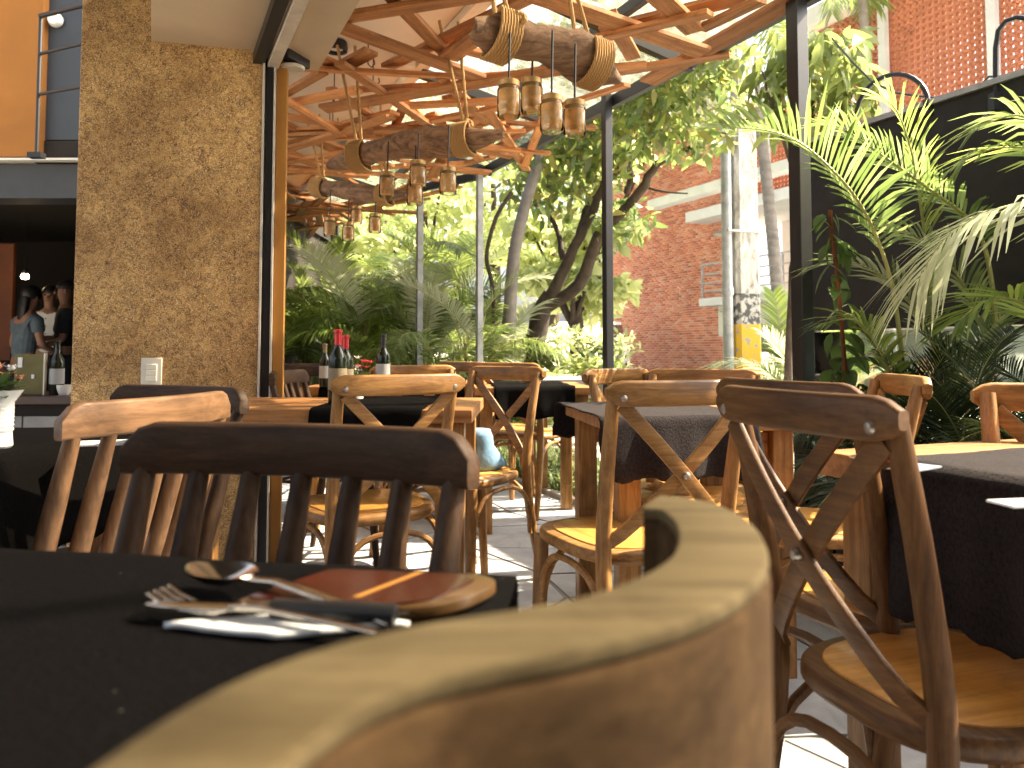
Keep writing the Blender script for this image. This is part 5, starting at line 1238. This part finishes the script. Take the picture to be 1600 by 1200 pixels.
# ------------------------------------------------------------------ PEOPLE in the bar
def skin_mesh(name, verts, edges, mat, parent, sub=2, root=0):
    me = bpy.data.meshes.new(name); me.from_pydata([v[:3] for v in verts], edges, []); me.update()
    o = bpy.data.objects.new(name, me); COL.objects.link(o); o.parent = parent
    me.materials.append(mat)
    md = o.modifiers.new('skin', 'SKIN'); 
    if not me.skin_vertices:
        me.attributes.new('skin', 'FLOAT', 'POINT') if False else None
        bpy.context.view_layer.objects.active = o
    sv = me.skin_vertices[0].data if me.skin_vertices else None
    if sv:
        for i, v in enumerate(verts): sv[i].radius = (v[3], v[4] if len(v) > 4 else v[3]); sv[i].use_root = (i == root)
    md2 = o.modifiers.new('sub', 'SUBSURF'); md2.levels = sub; md2.render_levels = sub
    return o
def ball(name, c, r, mat, par, sc=(1, 1, 1), n=16, cut=None):
    m = MB(); rings = []
    for i in range(1, 12):
        a = PI*i/12; 
        if cut and math.cos(a) < cut: continue
        rings.append([Vector((c[0]+r*sc[0]*math.sin(a)*math.cos(2*PI*j/n), c[1]+r*sc[1]*math.sin(a)*math.sin(2*PI*j/n), c[2]+r*sc[2]*math.cos(a))) for j in range(n)])
    m.ring(rings); return m.build(name, mat, par, ang=180)
def person(loc, rz, H, label, top, hairlen, arms, lean=0.0, glasses=False, sleeve=True):
    """arms: two lists of joint points (shoulder, elbow, wrist, fingertips) in local coords; faces -Y"""
    o = empty('person', loc, rz, label, 'person'); k = H/1.72
    def S_(x, y, z): return (x*k, y*k-lean*max(0, z-.95)*k, z*k)
    V = [S_(0, 0, .93)+(.13*k, .10*k), S_(0, 0, 1.08)+(.125*k, .09*k), S_(0, .01, 1.25)+(.145*k, .10*k), S_(0, .01, 1.40)+(.13*k, .085*k), S_(0, 0, 1.48)+(.05*k, .05*k), S_(0, -.01, 1.56)+(.062*k, .07*k), S_(0, -.015, 1.66)+(.074*k, .088*k), S_(0, -.0, 1.71)+(.045*k, .05*k)]
    E = [(i, i+1) for i in range(7)]
    for sg in (-1, 1):
        b = len(V); V += [S_(sg*.09, 0, .88)+(.085*k, .09*k), S_(sg*.10, -.01, .50)+(.055*k, .06*k), S_(sg*.10, .01, .10)+(.035*k, .04*k), S_(sg*.10, -.12, .03)+(.03*k, .025*k)]; E += [(0, b), (b, b+1), (b+1, b+2), (b+2, b+3)]
    hands = []
    for sg, arm in zip((-1, 1), arms):
        b = len(V); rr = (.055, .040, .026, .024)
        V += [S_(*p)+(r*k, r*k) for p, r in zip(arm, rr)]; E += [(3, b)]+[(b+i, b+i+1) for i in range(3)]
        wv = Vector(S_(*arm[2])); dv_ = (Vector(S_(*arm[3]))-wv).normalized(); sd_ = dv_.cross(Vector((0, 0, 1))).normalized(); 
        for f in range(5):
            q = (f-1.8)*.017*k; fb_ = wv+dv_*.055*k+sd_*q if f < 4 else wv+dv_*.02*k-sd_*.025*k
            ft = fb_+dv_*(.075-.008*abs(f-1.5))*k+Vector((0, 0, -.02*k)) if f < 4 else fb_+(dv_-sd_*1.0).normalized()*.05*k
            b2 = len(V); V += [tuple(fb_)+(.009*k,), tuple(ft)+(.007*k,)]; E += [(b+2 if f == 4 else b+3, b2), (b2, b2+1)]
    skin_mesh('body', V, E, M['skin'], o)
    hd = Vector(S_(0, -.01, 1.62))
    # face
    for sg in (-1, 1): ball('eye', (hd.x+sg*.03*k, hd.y-.078*k, hd.z+.012*k), .010*k, M['blackplastic'], o, n=8); ball('ear', (hd.x+sg*.076*k, hd.y, hd.z), .022*k, M['skin'], o, (.4, .8, 1.2), 8)
    ball('nose', (hd.x, hd.y-.092*k, hd.z-.014*k), .013*k, M['skin'], o, (1, 1.2, 1.6), 8); ball('mouth', (hd.x, hd.y-.082*k, hd.z-.05*k), .014*k, M['redwall'], o, (1.4, .5, .4), 8)
    ball('hair', (hd.x, hd.y+.018*k, hd.z+.030*k), .098*k, M['hair'], o, (.92, 1.05, 1.05), 18, -.15 if hairlen < .1 else -.5)
    if hairlen > .1: skin_mesh('long_hair', [tuple(hd+Vector((0, .07, .03))*k)+(.075*k, .05*k), tuple(hd+Vector((0, .10, -.12))*k)+(.08*k, .045*k), tuple(hd+Vector((0, .11, -.30))*k)+(.06*k, .03*k)], [(0, 1), (1, 2)], M['hair'], o)
    if glasses:
        m = MB()
        for sg in (-1, 1): m.tube([Vector((hd.x+sg*.032*k+.022*k*math.cos(q), hd.y-.093*k, hd.z+.012*k+.017*k*math.sin(q))) for q in [2*PI*j/12 for j in range(13)]], .003*k, 5)
        m.build('glasses', M['blackplastic'], o)
    # clothing: torso + sleeves, slightly larger
    e = .018
    V2 = [V[0][:3]+((.13+e)*k, (.10+e)*k), V[1][:3]+((.13+e)*k, (.095+e)*k), V[2][:3]+((.145+e)*k, (.10+e)*k), V[3][:3]+((.125+e)*k, (.085+e)*k), S_(0, 0, 1.455)+(.062*k, .062*k)]
    E2 = [(0, 1), (1, 2), (2, 3), (3, 4)]
    for arm in arms:
        b = len(V2); sh_ = Vector(arm[0]); el = Vector(arm[1]); V2 += [S_(*sh_)+((.055+e)*k,)*2, S_(*(sh_.lerp(el, .55)))+((.050+e)*k,)*2]
        E2 += [(3, b), (b, b+1)]
        if sleeve: V2 += [S_(*(sh_.lerp(el, .85)))+((.044+e)*k,)*2]; E2 += [(b+1, b+2)]
    skin_mesh('shirt', V2, E2, M[top], o)
    V3 = [S_(0, 0, .95)+(.14*k, .115*k)]; E3 = []
    for sg in (-1, 1): b = len(V3); V3 += [S_(sg*.09, 0, .86)+(.10*k, .105*k), S_(sg*.10, -.01, .50)+(.075*k, .08*k), S_(sg*.10, .01, .12)+(.06*k, .065*k)]; E3 += [(0, b), (b, b+1), (b+1, b+2)]
    skin_mesh('trousers', V3, E3, M['blackcloth'], o)
    for sg in (-1, 1): m = MB(); m.sweep([S_(sg*.10, .06, .04), S_(sg*.10, -.10, .04), S_(sg*.10, -.17, .03)], .09*k, .07*k, ch=.35, hs=[1, .9, .5]); m.build('shoe', M['blackplastic'], o)
    if top == 'shirtwhite':
        for q in range(5):
            s_3 = S_(0, -.128, 1.36-q*.085); ball('button', s_3, .007*k, M['darkwall'], o, n=6)
    return o
pp_ = at(74, 600, 8.3); pp_.z = 0
person(pp_, R(14), 1.62, 'man in a white short sleeved shirt facing the terrace in the dark bar', 'shirtwhite', .0,
       [[(-.19, 0, 1.38), (-.26, -.02, 1.12), (-.16, -.22, 1.06), (-.10, -.28, 1.06)], [(.19, 0, 1.38), (.25, -.02, 1.10), (.14, -.20, .98), (.08, -.26, .98)]])
pp_ = at(33, 600, 7.4); pp_.z = 0
person(pp_, R(150), 1.55, 'woman with dark hair and sleeveless denim top seen from behind, arm bent', 'denim', .3,
       [[(-.17, 0, 1.36), (-.24, -.05, 1.10), (-.16, -.28, 1.02), (-.10, -.34, 1.02)], [(.17, 0, 1.36), (.24, 0, 1.10), (.2, -.22, .96), (.14, -.28, .96)]], .12, sleeve=False)
pp_ = at(99, 600, 7.9); pp_.z = 0
person(pp_, R(-55), 1.64, 'man in black with glasses standing close to the pillar edge, looking left', 'blackcloth', .0,
       [[(-.19, 0, 1.38), (-.24, -.06, 1.12), (-.15, -.28, 1.12), (-.10, -.34, 1.12)], [(.19, 0, 1.38), (.24, -.04, 1.1), (.16, -.25, 1.02), (.1, -.31, 1.02)]], 0, True)
